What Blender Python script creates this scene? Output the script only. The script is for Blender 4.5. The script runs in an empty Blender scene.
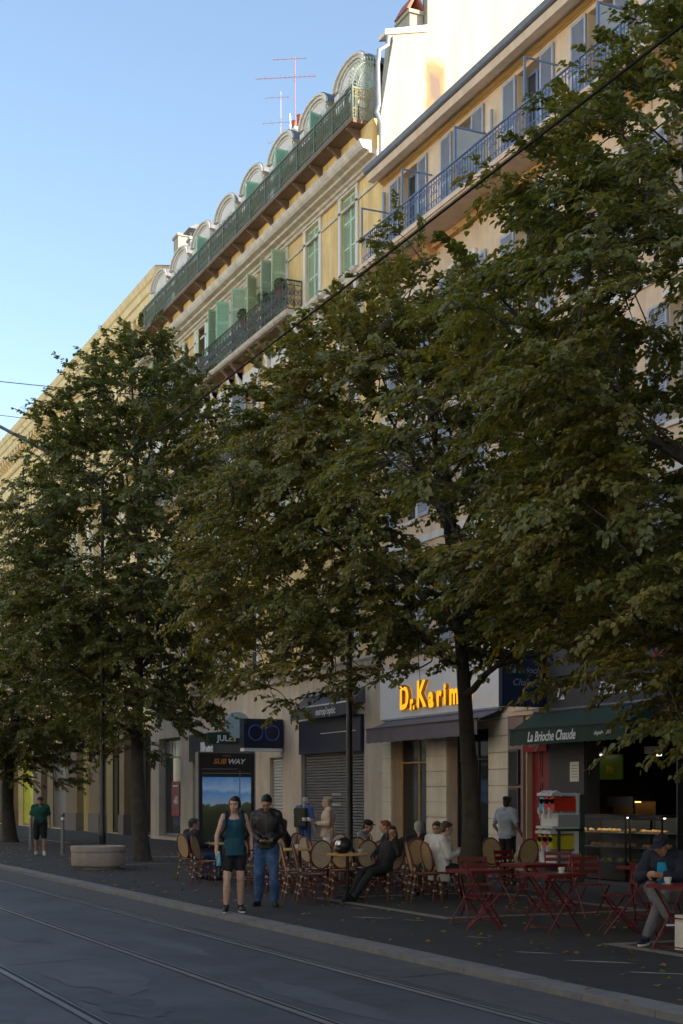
import bpy, bmesh, math, random
import numpy as np
from mathutils import Vector, Matrix, noise

C = bpy.context
S = C.scene
COL = S.collection
R_ = math.radians

# ------------------------------------------------------------------ camera
TH = math.atan(654.5/1422.0)
cam_d = bpy.data.cameras.new('camera')
cam = bpy.data.objects.new('camera', cam_d); COL.objects.link(cam)
cam.location = (0, 0, 1.65)
cam.rotation_euler = (math.pi/2, 0, -TH)
cam_d.sensor_fit = 'VERTICAL'; cam_d.sensor_height = 36.0; cam_d.sensor_width = 36.0
cam_d.lens = 36.0*1422/1024
cam_d.shift_y = 286/1024
cam_d.clip_end = 5000
S.camera = cam

# ------------------------------------------------------------------ light
SUN_EL, SUN_AZ = 21.0, 45.0        # azimuth: degrees from the street's back direction towards the shops' side
sx = math.sin(R_(SUN_AZ))*math.cos(R_(SUN_EL)); sy = -math.cos(R_(SUN_AZ))*math.cos(R_(SUN_EL)); sz = math.sin(R_(SUN_EL))
W = bpy.data.worlds.new('World'); S.world = W; W.use_nodes = True
nt = W.node_tree; nt.nodes.clear()
sky = nt.nodes.new('ShaderNodeTexSky'); sky.sky_type = 'NISHITA'; sky.sun_disc = False
sky.sun_elevation = R_(SUN_EL); sky.sun_rotation = math.atan2(sx, sy)
sky.altitude = 0; sky.air_density = 1.0; sky.dust_density = 0.9; sky.ozone_density = 0.6
bg = nt.nodes.new('ShaderNodeBackground'); bg.inputs['Strength'].default_value = 0.106
wo = nt.nodes.new('ShaderNodeOutputWorld')
nt.links.new(sky.outputs[0], bg.inputs[0]); nt.links.new(bg.outputs[0], wo.inputs[0])
sun_d = bpy.data.lights.new('sun', 'SUN'); sun_d.energy = 5.0; sun_d.angle = R_(0.5); sun_d.color = (1.0, .87, .70)
sun = bpy.data.objects.new('sun', sun_d); COL.objects.link(sun)
sun.rotation_euler = Vector((sx, sy, sz)).to_track_quat('Z', 'Y').to_euler()
sun.location = (30, -60, 40)
S.view_settings.view_transform = 'Standard'; S.view_settings.look = 'None'
S.view_settings.exposure = 1.65; S.view_settings.gamma = 1.0; S.view_settings.use_curve_mapping = False
S.render.engine = 'CYCLES'

rnd = random.Random(7)

# ------------------------------------------------------------------ mesh builder
class MB:
    def __init__(s): s.v = []; s.f = []; s.m = []; s.mi = 0; s.sm = []
    def add(s, vs, fs, smooth=False):
        o = len(s.v); s.v += [tuple(p) for p in vs]
        for f in fs: s.f.append(tuple(i+o for i in f)); s.m.append(s.mi); s.sm.append(smooth)
        return s
    def quad(s, a, b, c, d): return s.add([a, b, c, d], [(0, 1, 2, 3)])
    def box(s, x0, x1, y0, y1, z0, z1):
        return s.add([(x0,y0,z0),(x1,y0,z0),(x1,y1,z0),(x0,y1,z0),(x0,y0,z1),(x1,y0,z1),(x1,y1,z1),(x0,y1,z1)],
              [(0,3,2,1),(4,5,6,7),(0,1,5,4),(1,2,6,5),(2,3,7,6),(3,0,4,7)])
    def obox(s, c, sz, M=None):
        a, b, d = sz[0]/2, sz[1]/2, sz[2]/2
        vs = [Vector(p) for p in [(-a,-b,-d),(a,-b,-d),(a,b,-d),(-a,b,-d),(-a,-b,d),(a,-b,d),(a,b,d),(-a,b,d)]]
        if M is not None: vs = [M @ v for v in vs]
        c = Vector(c)
        return s.add([v+c for v in vs], [(0,3,2,1),(4,5,6,7),(0,1,5,4),(1,2,6,5),(2,3,7,6),(3,0,4,7)])
    def tube(s, pts, r, n=6, closed=False):
        pts = [Vector(p) for p in pts]; k = len(pts)
        rs = r if isinstance(r, (list, tuple)) else [r]*k
        rings = []; up = None
        for i in range(k):
            if closed: t = pts[(i+1) % k]-pts[i-1]
            elif i == 0: t = pts[1]-pts[0]
            elif i == k-1: t = pts[-1]-pts[-2]
            else: t = pts[i+1]-pts[i-1]
            if t.length < 1e-9: t = Vector((0,0,1))
            t.normalize()
            if up is None:
                up = Vector((0,0,1)) if abs(t.z) < .9 else Vector((1,0,0))
            a = t.cross(up)
            if a.length < 1e-6: a = t.orthogonal()
            a.normalize(); b = a.cross(t); up = b
            rings.append([pts[i]+(a*math.cos(2*math.pi*j/n)+b*math.sin(2*math.pi*j/n))*rs[i] for j in range(n)])
        vs = [p for rg in rings for p in rg]; fs = []
        m = k if closed else k-1
        for i in range(m):
            i2 = (i+1) % k
            for j in range(n):
                j2 = (j+1) % n
                fs.append((i*n+j, i*n+j2, i2*n+j2, i2*n+j))
        s.add(vs, fs, n > 4)
        if not closed:
            s.add(rings[0], [tuple(range(n))]); s.add(rings[-1], [tuple(reversed(range(n)))])
        return s
    def prism_y(s, prof, y0, y1):           # profile [(x,z)] closed, extruded along y
        n = len(prof)
        vs = [(x, y0, z) for x, z in prof]+[(x, y1, z) for x, z in prof]
        fs = [(i, (i+1) % n, n+(i+1) % n, n+i) for i in range(n)]
        fs += [tuple(reversed(range(n))), tuple(range(n, 2*n))]
        return s.add(vs, fs)
    def prism(s, poly, vec):                # any planar polygon extruded by vec
        n = len(poly); vec = Vector(vec)
        vs = [Vector(p) for p in poly]+[Vector(p)+vec for p in poly]
        fs = [(i, (i+1) % n, n+(i+1) % n, n+i) for i in range(n)]+[tuple(reversed(range(n))), tuple(range(n, 2*n))]
        return s.add(vs, fs)
    def lathe(s, prof, n=20, c=(0,0,0)):
        k = len(prof); vs = []
        for r, z in prof:
            for j in range(n):
                a = 2*math.pi*j/n; vs.append((c[0]+r*math.cos(a), c[1]+r*math.sin(a), c[2]+z))
        fs = [(i*n+j, i*n+(j+1) % n, (i+1)*n+(j+1) % n, (i+1)*n+j) for i in range(k-1) for j in range(n)]
        fs += [tuple(reversed(range(n))), tuple(range((k-1)*n, k*n))]
        return s.add(vs, fs, True)
    def ell(s, c, ax, nu=12, nv=8, M=None):
        vs = []; c = Vector(c)
        for i in range(nv+1):
            ph = math.pi*i/nv
            for j in range(nu):
                a = 2*math.pi*j/nu
                p = Vector((ax[0]*math.sin(ph)*math.cos(a), ax[1]*math.sin(ph)*math.sin(a), ax[2]*math.cos(ph)))
                if M is not None: p = M @ p
                vs.append(p+c)
        fs = [(i*nu+j, (i+1)*nu+j, (i+1)*nu+(j+1) % nu, i*nu+(j+1) % nu) for i in range(nv) for j in range(nu)]
        return s.add(vs, fs, True)
    def mesh(s, name, mats):
        me = bpy.data.meshes.new(name)
        me.from_pydata([tuple(p) for p in s.v], [], s.f)
        for m in (mats if isinstance(mats, (list, tuple)) else [mats]): me.materials.append(m)
        me.polygons.foreach_set('material_index', s.m)
        if any(s.sm):
            me.polygons.foreach_set('use_smooth', s.sm)
            try: me.set_sharp_from_angle(angle=R_(38))
            except Exception: pass
        me.update()
        return me
    def build(s, name, mats, parent=None, loc=None):
        return obj(name, s.mesh(name, mats), parent, loc)

def obj(name, me, parent=None, loc=None, rz=0):
    o = bpy.data.objects.new(name, me); COL.objects.link(o)
    if parent is not None: o.parent = parent
    if loc is not None: o.location = loc
    if rz: o.rotation_euler = (0, 0, rz)
    return o
def tag(o, label, cat, group=None):
    o['label'] = label; o['category'] = cat
    if group: o['group'] = group
    return o
def thing(name, label, cat, loc=(0,0,0), rz=0, group=None):
    o = bpy.data.objects.new(name, None); COL.objects.link(o); o.empty_display_size = .1
    o.location = loc; o.rotation_euler = (0,0,rz)
    return tag(o, label, cat, group)
def struct(o, kind='structure'):
    o['kind'] = kind; return o
def kit(parent, nodes, loc=None, rz=0):
    """nodes: [(name, mesh, [children])]: link shared meshes as parts and sub-parts"""
    out = []
    for nd in nodes:
        o = obj(nd[0], nd[1], parent, loc, rz); out.append(o)
        if len(nd) > 2:
            for ch in nd[2]: obj(ch[0], ch[1], o)
    return out
def yaw_to(dx, dy): return math.atan2(-dx, dy)

# ------------------------------------------------------------------ materials
def mat(name, col, rough=.7, var=.12, scale=6.0, bump=0.0, bscale=40.0, metal=0.0, streak=0.0, emit=None, spec=.5, dirt=None, dscale=1.2, damt=.5, coat=0):
    m = bpy.data.materials.new(name); m.use_nodes = True
    n = m.node_tree; b = n.nodes['Principled BSDF']
    b.inputs['Roughness'].default_value = rough; b.inputs['Metallic'].default_value = metal
    b.inputs['Specular IOR Level'].default_value = spec
    if coat: b.inputs['Coat Weight'].default_value = coat
    tc = n.nodes.new('ShaderNodeTexCoord')
    nz = n.nodes.new('ShaderNodeTexNoise'); nz.inputs['Scale'].default_value = scale; nz.inputs['Detail'].default_value = 6; nz.inputs['Roughness'].default_value = .65
    n.links.new(tc.outputs['Object'], nz.inputs['Vector'])
    rp = n.nodes.new('ShaderNodeValToRGB')
    rp.color_ramp.elements[0].position = .3; rp.color_ramp.elements[1].position = .7
    rp.color_ramp.elements[0].color = tuple(c*(1-var) for c in col)+(1,)
    rp.color_ramp.elements[1].color = tuple(min(1, c*(1+var)) for c in col)+(1,)
    n.links.new(nz.outputs['Fac'], rp.inputs['Fac'])
    out = rp.outputs['Color']
    if streak:
        mp = n.nodes.new('ShaderNodeMapping'); mp.inputs['Scale'].default_value = (1.2, 1.2, .10)
        n.links.new(tc.outputs['Object'], mp.inputs['Vector'])
        n2 = n.nodes.new('ShaderNodeTexNoise'); n2.inputs['Scale'].default_value = 2.4; n2.inputs['Detail'].default_value = 7; n2.inputs['Roughness'].default_value = .7
        n.links.new(mp.outputs[0], n2.inputs['Vector'])
        r2 = n.nodes.new('ShaderNodeValToRGB'); r2.color_ramp.elements[0].position = .34; r2.color_ramp.elements[1].position = .58
        k = 1-streak
        r2.color_ramp.elements[0].color = (k*.98, k*.95, k*.9, 1); r2.color_ramp.elements[1].color = (1, 1, 1, 1)
        n.links.new(n2.outputs['Fac'], r2.inputs['Fac'])
        mx = n.nodes.new('ShaderNodeMixRGB'); mx.blend_type = 'MULTIPLY'; mx.inputs['Fac'].default_value = 1
        n.links.new(out, mx.inputs[1]); n.links.new(r2.outputs['Color'], mx.inputs[2]); out = mx.outputs[0]
    if dirt:
        n3 = n.nodes.new('ShaderNodeTexNoise'); n3.inputs['Scale'].default_value = dscale; n3.inputs['Detail'].default_value = 8; n3.inputs['Roughness'].default_value = .68
        n.links.new(tc.outputs['Object'], n3.inputs['Vector'])
        r3 = n.nodes.new('ShaderNodeValToRGB'); r3.color_ramp.elements[0].position = .46; r3.color_ramp.elements[1].position = .72
        r3.color_ramp.elements[0].color = (0,0,0,1); r3.color_ramp.elements[1].color = (damt, damt, damt, 1)
        n.links.new(n3.outputs['Fac'], r3.inputs['Fac'])
        mx = n.nodes.new('ShaderNodeMixRGB'); mx.inputs[2].default_value = tuple(dirt)+(1,)
        n.links.new(r3.outputs['Color'], mx.inputs['Fac']); n.links.new(out, mx.inputs[1]); out = mx.outputs[0]
    n.links.new(out, b.inputs['Base Color'])
    if bump:
        nb = n.nodes.new('ShaderNodeTexNoise'); nb.inputs['Scale'].default_value = bscale; nb.inputs['Detail'].default_value = 4
        n.links.new(tc.outputs['Object'], nb.inputs['Vector'])
        bp = n.nodes.new('ShaderNodeBump'); bp.inputs['Strength'].default_value = bump; bp.inputs['Distance'].default_value = .02
        n.links.new(nb.outputs['Fac'], bp.inputs['Height']); n.links.new(bp.outputs['Normal'], b.inputs['Normal'])
    if emit:
        b.inputs['Emission Color'].default_value = tuple(emit[0])+(1,); b.inputs['Emission Strength'].default_value = emit[1]
    return m

M = {}
def defm(k, *a, **kw): M[k] = mat(k, *a, **kw)
# facades
defm('peach_stucco', (.74,.56,.38), .85, .07, 1.5, .15, 60, streak=.14, dirt=(.42,.30,.20), dscale=.9, damt=.25)
defm('orange_stucco', (.66,.38,.16), .85, .08, 1.5, .15, 60, streak=.15)
defm('yellow_stucco', (.80,.57,.24), .85, .10, 1.2, .15, 60, streak=.30, dirt=(.45,.30,.14), dscale=.8, damt=.35)
defm('cream_stucco', (.80,.63,.33), .85, .07, 1.2, .12, 60, streak=.15)
defm('gable_render', (.36,.34,.275), .9, .05, .8, .12, 50, streak=.10)
defm('gable_stain', (.25,.15,.075), .9, .35, 3.0, .1, 50)
defm('stone_trim', (.66,.59,.49), .8, .12, 3, .2, 40, streak=.22, dirt=(.25,.22,.18), dscale=2.5, damt=.45)
defm('white_trim', (.72,.69,.63), .75, .08, 3, .1, 40, streak=.15, dirt=(.35,.32,.28), dscale=3, damt=.3)
defm('ochre_trim', (.60,.38,.13), .8, .1, 3, .1, 40)
defm('pale_fascia', (.72,.55,.40), .8, .07, 2, .1, 40, streak=.12)
defm('beige_wall', (.62,.53,.41), .85, .08, 1.2, .1, 50, streak=.16, dirt=(.30,.25,.19), dscale=1, damt=.3)
defm('shop_cream', (.76,.69,.54), .75, .06, 2, .08, 40, streak=.10)
defm('shop_white', (.78,.77,.74), .6, .04, 2)
defm('grey_stone', (.40,.38,.36), .75, .1, 3, .1, 40, streak=.1)
defm('slate', (.13,.14,.16), .6, .15, 5, .1, 30)
defm('zinc', (.32,.35,.38), .45, .12, 3, metal=.4, streak=.15)
defm('blue_iron', (.115,.165,.27), .5, .15, 12)
defm('blue_shutter', (.40,.43,.50), .6, .10, 8, streak=.12)
defm('blue_frame', (.16,.23,.36), .5, .1, 8)
defm('screen_glass', (.46,.50,.52), .35, .08, 3)
defm('green_shutter', (.43,.55,.38), .6, .10, 6, streak=.15)
defm('mint_shutter', (.38,.64,.48), .6, .08, 6)
defm('green_iron', (.125,.14,.085), .55, .25, 5)
defm('green_mesh', (.19,.205,.14), .8, .45, 3)
defm('gold_iron', (.38,.34,.13), .5, .25, 6)
defm('fan_iron', (.34,.44,.36), .5, .2, 6)
defm('dark_iron', (.075,.080,.070), .45, .25, 9)
defm('brown_soffit', (.17,.11,.07), .85, .2, 3)
defm('window_frame', (.58,.57,.54), .5, .06, 5)
defm('pane', (.035,.042,.05), .08, .3, 1.0, spec=.7)
defm('curtain', (.5,.48,.45), .9, .15, 4)
defm('terracotta', (.32,.12,.08), .8, .2, 8)
defm('white_stucco', (.84,.78,.66), .85, .05, 1.2)
# ground
defm('asphalt_road', (.076,.082,.094), .66, .24, .8, .5, 120, dirt=(.030,.032,.038), dscale=.42, damt=1.0)
defm('asphalt_walk', (.030,.031,.034), .85, .28, 1.1, .35, 150, dirt=(.052,.051,.050), dscale=.7, damt=.35)
defm('road_stain', (.052,.056,.064), .6, .3, 2, .4, 120)
defm('road_worn', (.088,.094,.104), .7, .25, 2, .4, 120)
defm('gutter', (.078,.078,.080), .85, .18, 3, .3, 90)
defm('kerb_stone', (.19,.185,.18), .8, .15, 4, .25, 60, dirt=(.08,.075,.07), dscale=1.6, damt=.5)
defm('pale_paving', (.22,.20,.175), .8, .18, 4, .2, 60, dirt=(.07,.065,.06), dscale=2, damt=.6)
defm('rail_steel', (.24,.25,.275), .36, .25, 10, metal=.35)
defm('rail_groove', (.012,.012,.014), .8, .3, 10)
defm('earth', (.055,.042,.03), .95, .3, 8, .4, 30)
# small stuff
defm('black_paint', (.012,.013,.015), .4, .2, 6)
defm('black_frame', (.018,.019,.022), .4, .2, 6)
defm('grey_metal', (.22,.23,.24), .45, .12, 8, metal=.5)
defm('steel', (.45,.46,.48), .3, .1, 8, metal=.9)
defm('concrete', (.38,.33,.29), .85, .10, 5, .2, 60, streak=.12, dirt=(.2,.16,.13), dscale=3, damt=.35)
defm('navy_sign', (.010,.018,.045), .35, .1, 3)
defm('blue_tube', (.045,.065,.20), .4, .1, 5, emit=((.06,.12,.55), .015))
defm('pale_blue_disc', (.36,.50,.56), .5, .06, 4)
defm('jules_green', (.008,.055,.038), .4, .05, 3)
defm('dim_letter', (.30,.32,.36), .5, .02, 3)
defm('white_letter', (.80,.80,.80), .5, .02, 3)
defm('orange_letter', (.95,.48,.01), .5, .03, 3, emit=((1.0,.47,.004), .30))
defm('orange_side', (.65,.25,.01), .5, .05, 3)
defm('grey_awning', (.15,.13,.14), .85, .1, 4)
defm('charcoal_awning', (.085,.085,.095), .85, .1, 4)
defm('silver_edge', (.62,.64,.66), .35, .05, 4, metal=.6)
defm('green_awning', (.022,.050,.032), .8, .12, 4)
defm('roller_shutter', (.17,.165,.16), .5, .1, 4, metal=.3)
defm('roller_white', (.52,.51,.48), .55, .05, 4)
defm('red_door', (.20,.008,.013), .35, .08, 4, coat=.3)
defm('arcade_stone', (.26,.19,.105), .85, .1, 2, .1, 40, streak=.15)
defm('plinth_stone', (.16,.14,.12), .85, .1, 3, .1, 40)
defm('pale_dash', (.36,.36,.35), .8, .2, 8)
defm('mauve_stone', (.30,.20,.17), .7, .12, 3, .1, 50)
defm('bakery_green', (.02,.045,.040), .5, .15, 4)
defm('charcoal_stone', (.055,.057,.06), .6, .15, 3, .1, 50)
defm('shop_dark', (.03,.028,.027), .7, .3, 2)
defm('shop_red', (.13,.012,.012), .6, .25, 2)
defm('shop_glass', (.02,.024,.026), .06, .3, 1.5, spec=.8)
defm('lit_yellow_glass', (.30,.30,.02), .3, .35, 1.2, emit=((.42,.44,.015), .06))
defm('poster_red', (.30,.012,.02), .5, .05, 3)
defm('paper', (.70,.69,.66), .7, .04, 3)
defm('rattan', (.13,.034,.016), .45, .35, 14)
defm('woven_cream', (.36,.27,.15), .7, .22, 40, .3, 120)
defm('woven_light', (.45,.39,.29), .7, .2, 40, .3, 120)
defm('table_wood', (.50,.30,.10), .4, .2, 8)
defm('table_dark', (.10,.07,.05), .35, .2, 8)
defm('red_metal', (.125,.003,.006), .4, .15, 8)
defm('chrome', (.7,.7,.72), .12, .05, 5, metal=1.0)
defm('white_plastic', (.62,.62,.60), .4, .04, 5)
defm('grey_plastic', (.30,.31,.31), .4, .06, 5)
defm('red_juice', (.60,.03,.012), .2, .15, 6, coat=.5)
defm('cyan_juice', (.09,.36,.46), .2, .15, 6, coat=.5)
defm('yellow_juice', (.55,.46,.02), .2, .15, 6, coat=.5)
defm('pink_juice', (.60,.10,.14), .2, .15, 6, coat=.5)
defm('pastry', (.42,.22,.06), .7, .4, 14, .3, 50)
defm('salad', (.25,.28,.07), .7, .5, 20, .3, 50)
defm('bread', (.45,.27,.10), .7, .3, 10, .2, 40)
defm('warm_lamp', (.9,.5,.2), .5, .02, 3, emit=((1.0,.42,.10), 1.6))
defm('strip_lamp', (.9,.85,.7), .5, .02, 3, emit=((1.0,.88,.62), .8))
defm('menu_green', (.05,.075,.012), .5, .15, 3, emit=((.10,.17,.01), .02))
defm('wire', (.005,.005,.006), .95, .1, 5)
defm('wire_grey', (.20,.21,.24), .5, .1, 5)
defm('antenna', (.42,.36,.40), .4, .1, 5, metal=.5)
defm('antenna_red', (.36,.17,.18), .5, .1, 5)
# people
defm('skin_light', (.50,.31,.235), .5, .16, 14)
defm('skin_tan', (.36,.20,.135), .5, .16, 14)
defm('skin_pale', (.55,.36,.28), .55, .05, 30)
defm('eye_dark', (.02,.016,.014), .3, .02, 3)
defm('lip', (.36,.14,.11), .5, .05, 3)
for k, c in dict(hair_dark=(.020,.013,.010), hair_black=(.010,.009,.009), hair_brown=(.075,.042,.024), hair_grey=(.38,.37,.36), hair_blond=(.36,.29,.20), hair_red=(.20,.045,.018)).items(): defm(k, c, .5, .3, 40, .5, 90)
for k, c in dict(teal_cloth=(.008,.060,.090), black_cloth=(.010,.011,.013), jacket_black=(.014,.013,.014), jeans=(.030,.075,.185), green_cloth=(.006,.075,.050),
    dark_cloth=(.016,.017,.022), blue_shirt=(.065,.11,.26), olive_cloth=(.045,.05,.03), beige_cloth=(.50,.39,.30), grey_cloth=(.24,.25,.26), white_cloth=(.64,.64,.66),
    pale_blue_cloth=(.33,.38,.46), navy_cloth=(.016,.02,.042), grey_jeans=(.13,.135,.155), cyan_cloth=(.01,.30,.55), grey_trouser=(.20,.19,.18), charcoal_trouser=(.045,.05,.05)).items():
    defm(k, c, .9, .14, 9, .4, 26)
defm('case_lamp', (.9,.9,.8), .5, .02, 3, emit=((1.0,.93,.75), 2.2))
M['jeans'] = mat('jeans', (.030,.075,.185), .9, .2, 9, .4, 26, dirt=(.12,.19,.33), dscale=4.5, damt=.75)
M['jacket_black'] = mat('jacket_black', (.016,.014,.014), .5, .25, 9, .4, 22)
defm('jeans_faded', (.10,.19,.36), .9, .2, 9)
defm('shoe_black', (.012,.012,.014), .5, .1, 8)
defm('shoe_white', (.60,.60,.60), .5, .05, 8)
defm('shoe_navy', (.012,.02,.05), .6, .1, 8)
defm('bag_canvas', (.38,.40,.26), .85, .5, 5, .2, 40)
defm('bag_white', (.62,.60,.56), .7, .06, 5)

def glass_mat():
    m = bpy.data.materials.new('case_glass'); m.use_nodes = True; n = m.node_tree; n.nodes.clear()
    o = n.nodes.new('ShaderNodeOutputMaterial'); mx = n.nodes.new('ShaderNodeMixShader'); t = n.nodes.new('ShaderNodeBsdfTransparent'); g = n.nodes.new('ShaderNodeBsdfGlossy')
    g.inputs['Roughness'].default_value = .05; lw = n.nodes.new('ShaderNodeLayerWeight'); pw = n.nodes.new('ShaderNodeMath'); pw.operation = 'POWER'; pw.inputs[1].default_value = 4; n.links.new(lw.outputs['Facing'], pw.inputs[0]); f = n.nodes.new('ShaderNodeMath'); f.operation = 'MULTIPLY_ADD'; f.inputs[1].default_value = .7; f.inputs[2].default_value = .04; n.links.new(pw.outputs[0], f.inputs[0])
    t.inputs['Color'].default_value = (.9,.93,.92,1)
    n.links.new(f.outputs[0], mx.inputs[0]); n.links.new(t.outputs[0], mx.inputs[1]); n.links.new(g.outputs[0], mx.inputs[2]); n.links.new(mx.outputs[0], o.inputs[0])
    return m
M['case_glass'] = glass_mat()
def poster_mat():
    """printed landscape: blue sky with clouds over a dark green hillside"""
    m = bpy.data.materials.new('poster'); m.use_nodes = True; n = m.node_tree; b = n.nodes['Principled BSDF']; b.inputs['Roughness'].default_value = .25
    tc = n.nodes.new('ShaderNodeTexCoord'); sp = n.nodes.new('ShaderNodeSeparateXYZ'); n.links.new(tc.outputs['Object'], sp.inputs[0])
    nz = n.nodes.new('ShaderNodeTexNoise'); nz.inputs['Scale'].default_value = 3.0; nz.inputs['Detail'].default_value = 8; n.links.new(tc.outputs['Object'], nz.inputs['Vector'])
    ad = n.nodes.new('ShaderNodeMath'); ad.operation = 'MULTIPLY_ADD'; ad.inputs[1].default_value = .45; n.links.new(nz.outputs['Fac'], ad.inputs[0]); n.links.new(sp.outputs['Z'], ad.inputs[2])
    r = n.nodes.new('ShaderNodeValToRGB'); mr = n.nodes.new('ShaderNodeMapRange'); mr.inputs['From Min'].default_value = .6; mr.inputs['From Max'].default_value = 2.5
    n.links.new(ad.outputs[0], mr.inputs['Value']); n.links.new(mr.outputs[0], r.inputs['Fac'])
    e = r.color_ramp.elements; e[0].position = 0; e[0].color = (.012,.014,.012,1); e[1].position = 1; e[1].color = (.04,.16,.42,1)
    for p, c in ((.45,(.025,.032,.016,1)),(.58,(.05,.06,.03,1)),(.60,(.20,.30,.42,1)),(.74,(.09,.22,.46,1)),(.80,(.24,.36,.52,1))):
        k = e.new(p); k.color = c
    n.links.new(r.outputs['Color'], b.inputs['Base Color'])
    b.inputs['Emission Strength'].default_value = .10; n.links.new(r.outputs['Color'], b.inputs['Emission Color'])
    return m
M['poster'] = poster_mat()

def gable_stains():
    """soft flaked patches where older ochre render shows, fixed to the wall"""
    m = M['gable_render']; n = m.node_tree; b = n.nodes['Principled BSDF']; src = b.inputs['Base Color'].links[0].from_socket
    def mth(op, a, c=None):
        k = n.nodes.new('ShaderNodeMath'); k.operation = op
        for i, v in enumerate((a, c)):
            if v is None: continue
            if isinstance(v, (int, float)): k.inputs[i].default_value = v
            else: n.links.new(v, k.inputs[i])
        return k.outputs[0]
    tc = n.nodes.new('ShaderNodeTexCoord'); sp = n.nodes.new('ShaderNodeSeparateXYZ'); n.links.new(tc.outputs['Object'], sp.inputs[0])
    nz = n.nodes.new('ShaderNodeTexNoise'); nz.inputs['Scale'].default_value = 3.2; nz.inputs['Detail'].default_value = 5; n.links.new(tc.outputs['Object'], nz.inputs['Vector'])
    ds = []
    for cx, cz, hx, hz in ((18.82,21.32,.34,.80),(21.3,22.3,.34,.7)):
        u = mth('DIVIDE', mth('ABSOLUTE', mth('SUBTRACT', sp.outputs['X'], cx)), hx); v = mth('DIVIDE', mth('ABSOLUTE', mth('SUBTRACT', sp.outputs['Z'], cz)), hz)
        ds.append(mth('MAXIMUM', u, v))
    d = mth('ADD', mth('MINIMUM', ds[0], ds[1]), mth('MULTIPLY', mth('SUBTRACT', nz.outputs['Fac'], .5), .45))
    r = n.nodes.new('ShaderNodeValToRGB'); e = r.color_ramp.elements; e[0].position = .36; e[0].color = (.15,.115,.095,1); e[1].position = .62; e[1].color = (.27,.17,.085,1)
    n.links.new(d, r.inputs['Fac'])
    mr = n.nodes.new('ShaderNodeMapRange'); mr.inputs['From Min'].default_value = .7; mr.inputs['From Max'].default_value = 1.08; mr.inputs['To Min'].default_value = 1; mr.inputs['To Max'].default_value = 0; n.links.new(d, mr.inputs['Value'])
    mx = n.nodes.new('ShaderNodeMixRGB'); n.links.new(mr.outputs[0], mx.inputs[0]); n.links.new(src, mx.inputs[1]); n.links.new(r.outputs['Color'], mx.inputs[2]); n.links.new(mx.outputs[0], b.inputs['Base Color'])
gable_stains()
# ================================================================== ground
def sheet(name, m, x0, x1, y0, y1, z):
    me = bpy.data.meshes.new(name); me.from_pydata([(x0,y0,z),(x1,y0,z),(x1,y1,z),(x0,y1,z)], [], [(0,1,2,3)])
    me.materials.append(m); return struct(obj(name, me))
sheet('ground', M['asphalt_walk'], -1500, 1500, -1500, 1500, -.30)
sheet('road', M['asphalt_road'], .25, 6.05, -60, 220, -.06)
b = MB(); b.box(6.05, 6.82, -60, 220, -.3, -.052); struct(b.build('gutter', M['gutter']))
b = MB(); b.box(17.12-10, 40, -60, 220, -.3, 0); struct(b.build('pavement', M['asphalt_walk']))
b = MB(); b.box(-40, -.05, -60, 220, -.3, 0); struct(b.build('pavement', M['asphalt_walk']))
b = MB()
yy = -60
while yy < 200:                                    # kerb stones, each a block with a hairline joint
    L = 1.0
    j = rnd.uniform(-.004, .004)
    b.box(6.82, 7.14, yy+.006, yy+L-.006, -.3, .008+j)
    yy += L
struct(b.build('kerb', M['kerb_stone']))
b = MB()
for i in range(260): b.box(-.05, .25, i-60+.006, i-59-.006, -.3, .008)
struct(b.build('kerb', M['kerb_stone']))
for x in (1.42, 2.83, 4.42, 5.85):
    b = MB(); b.mi = 0
    b.box(x-.058, x+.095, -60, 220, -.2, -.056)     # groove and rubber
    b.mi = 1
    b.box(x-.045, x+.012, -60, 220, -.2, -.050)     # rail head
    b.mi = 1
    b.box(x+.062, x+.078, -60, 220, -.2, -.052)     # keeper
    struct(b.build('tram_rail', [M['rail_groove'], M['rail_steel']]))
# stains and tar seams on the tram bed
def blot(cx, cy, rx, ry, seed, m, z):
    r = random.Random(seed); n = 40; k = [r.uniform(.6, 1.15) for _ in range(n)]; k = [(k[i-1]+2*k[i]+k[(i+1) % n])/4 for i in range(n)]
    me = bpy.data.meshes.new('road_stain'); me.from_pydata([(cx+rx*k[i]*math.cos(2*math.pi*i/n), cy+ry*k[i]*math.sin(2*math.pi*i/n), z) for i in range(n)], [], [tuple(range(n))]); me.materials.append(M[m]); struct(obj('road_stain', me))
for i, (cx, cy, rx, ry) in enumerate([(3.55,13.2,.42,1.2),(3.3,11.4,.30,1.0),(3.75,18.5,.3,2.2),(4.9,11.2,.25,1.4),(2.2,11.6,.3,.8),(3.6,25,.35,3.0),(5.1,16,.2,1.6),(3.4,10.2,.5,.6)]): blot(cx, cy, rx, ry, i, 'road_stain' if i % 3 else 'road_worn', -.0558-.0003*i)
b = MB()
for x0, y0, x1, y1 in ((2.95,14.6,4.3,14.9),(4.5,19.5,5.75,19.2),(2.95,23.5,4.3,23.2),(6.06,12,6.84,12.1),(6.06,18,6.84,18.05),(6.06,24,6.84,24.05),(6.06,30,6.84,30.05)):
    n = 14
    for k in range(n):
        u0, u1 = k/n, (k+1)/n; j = rnd.uniform(-.012, .012); dx, dy = (y1-y0), -(x1-x0); L = math.hypot(dx, dy); dx, dy = dx/L*.011, dy/L*.011
        a = Vector((x0+(x1-x0)*u0+j, y0+(y1-y0)*u0, -.0485 if x0 > 6 else -.0545)); c = Vector((x0+(x1-x0)*u1+j, y0+(y1-y0)*u1, a.z)); d = Vector((dx, dy, 0))
        b.quad(a-d, c-d, c+d, a+d)
struct(b.build('tar_seam', M['rail_groove']))
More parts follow.
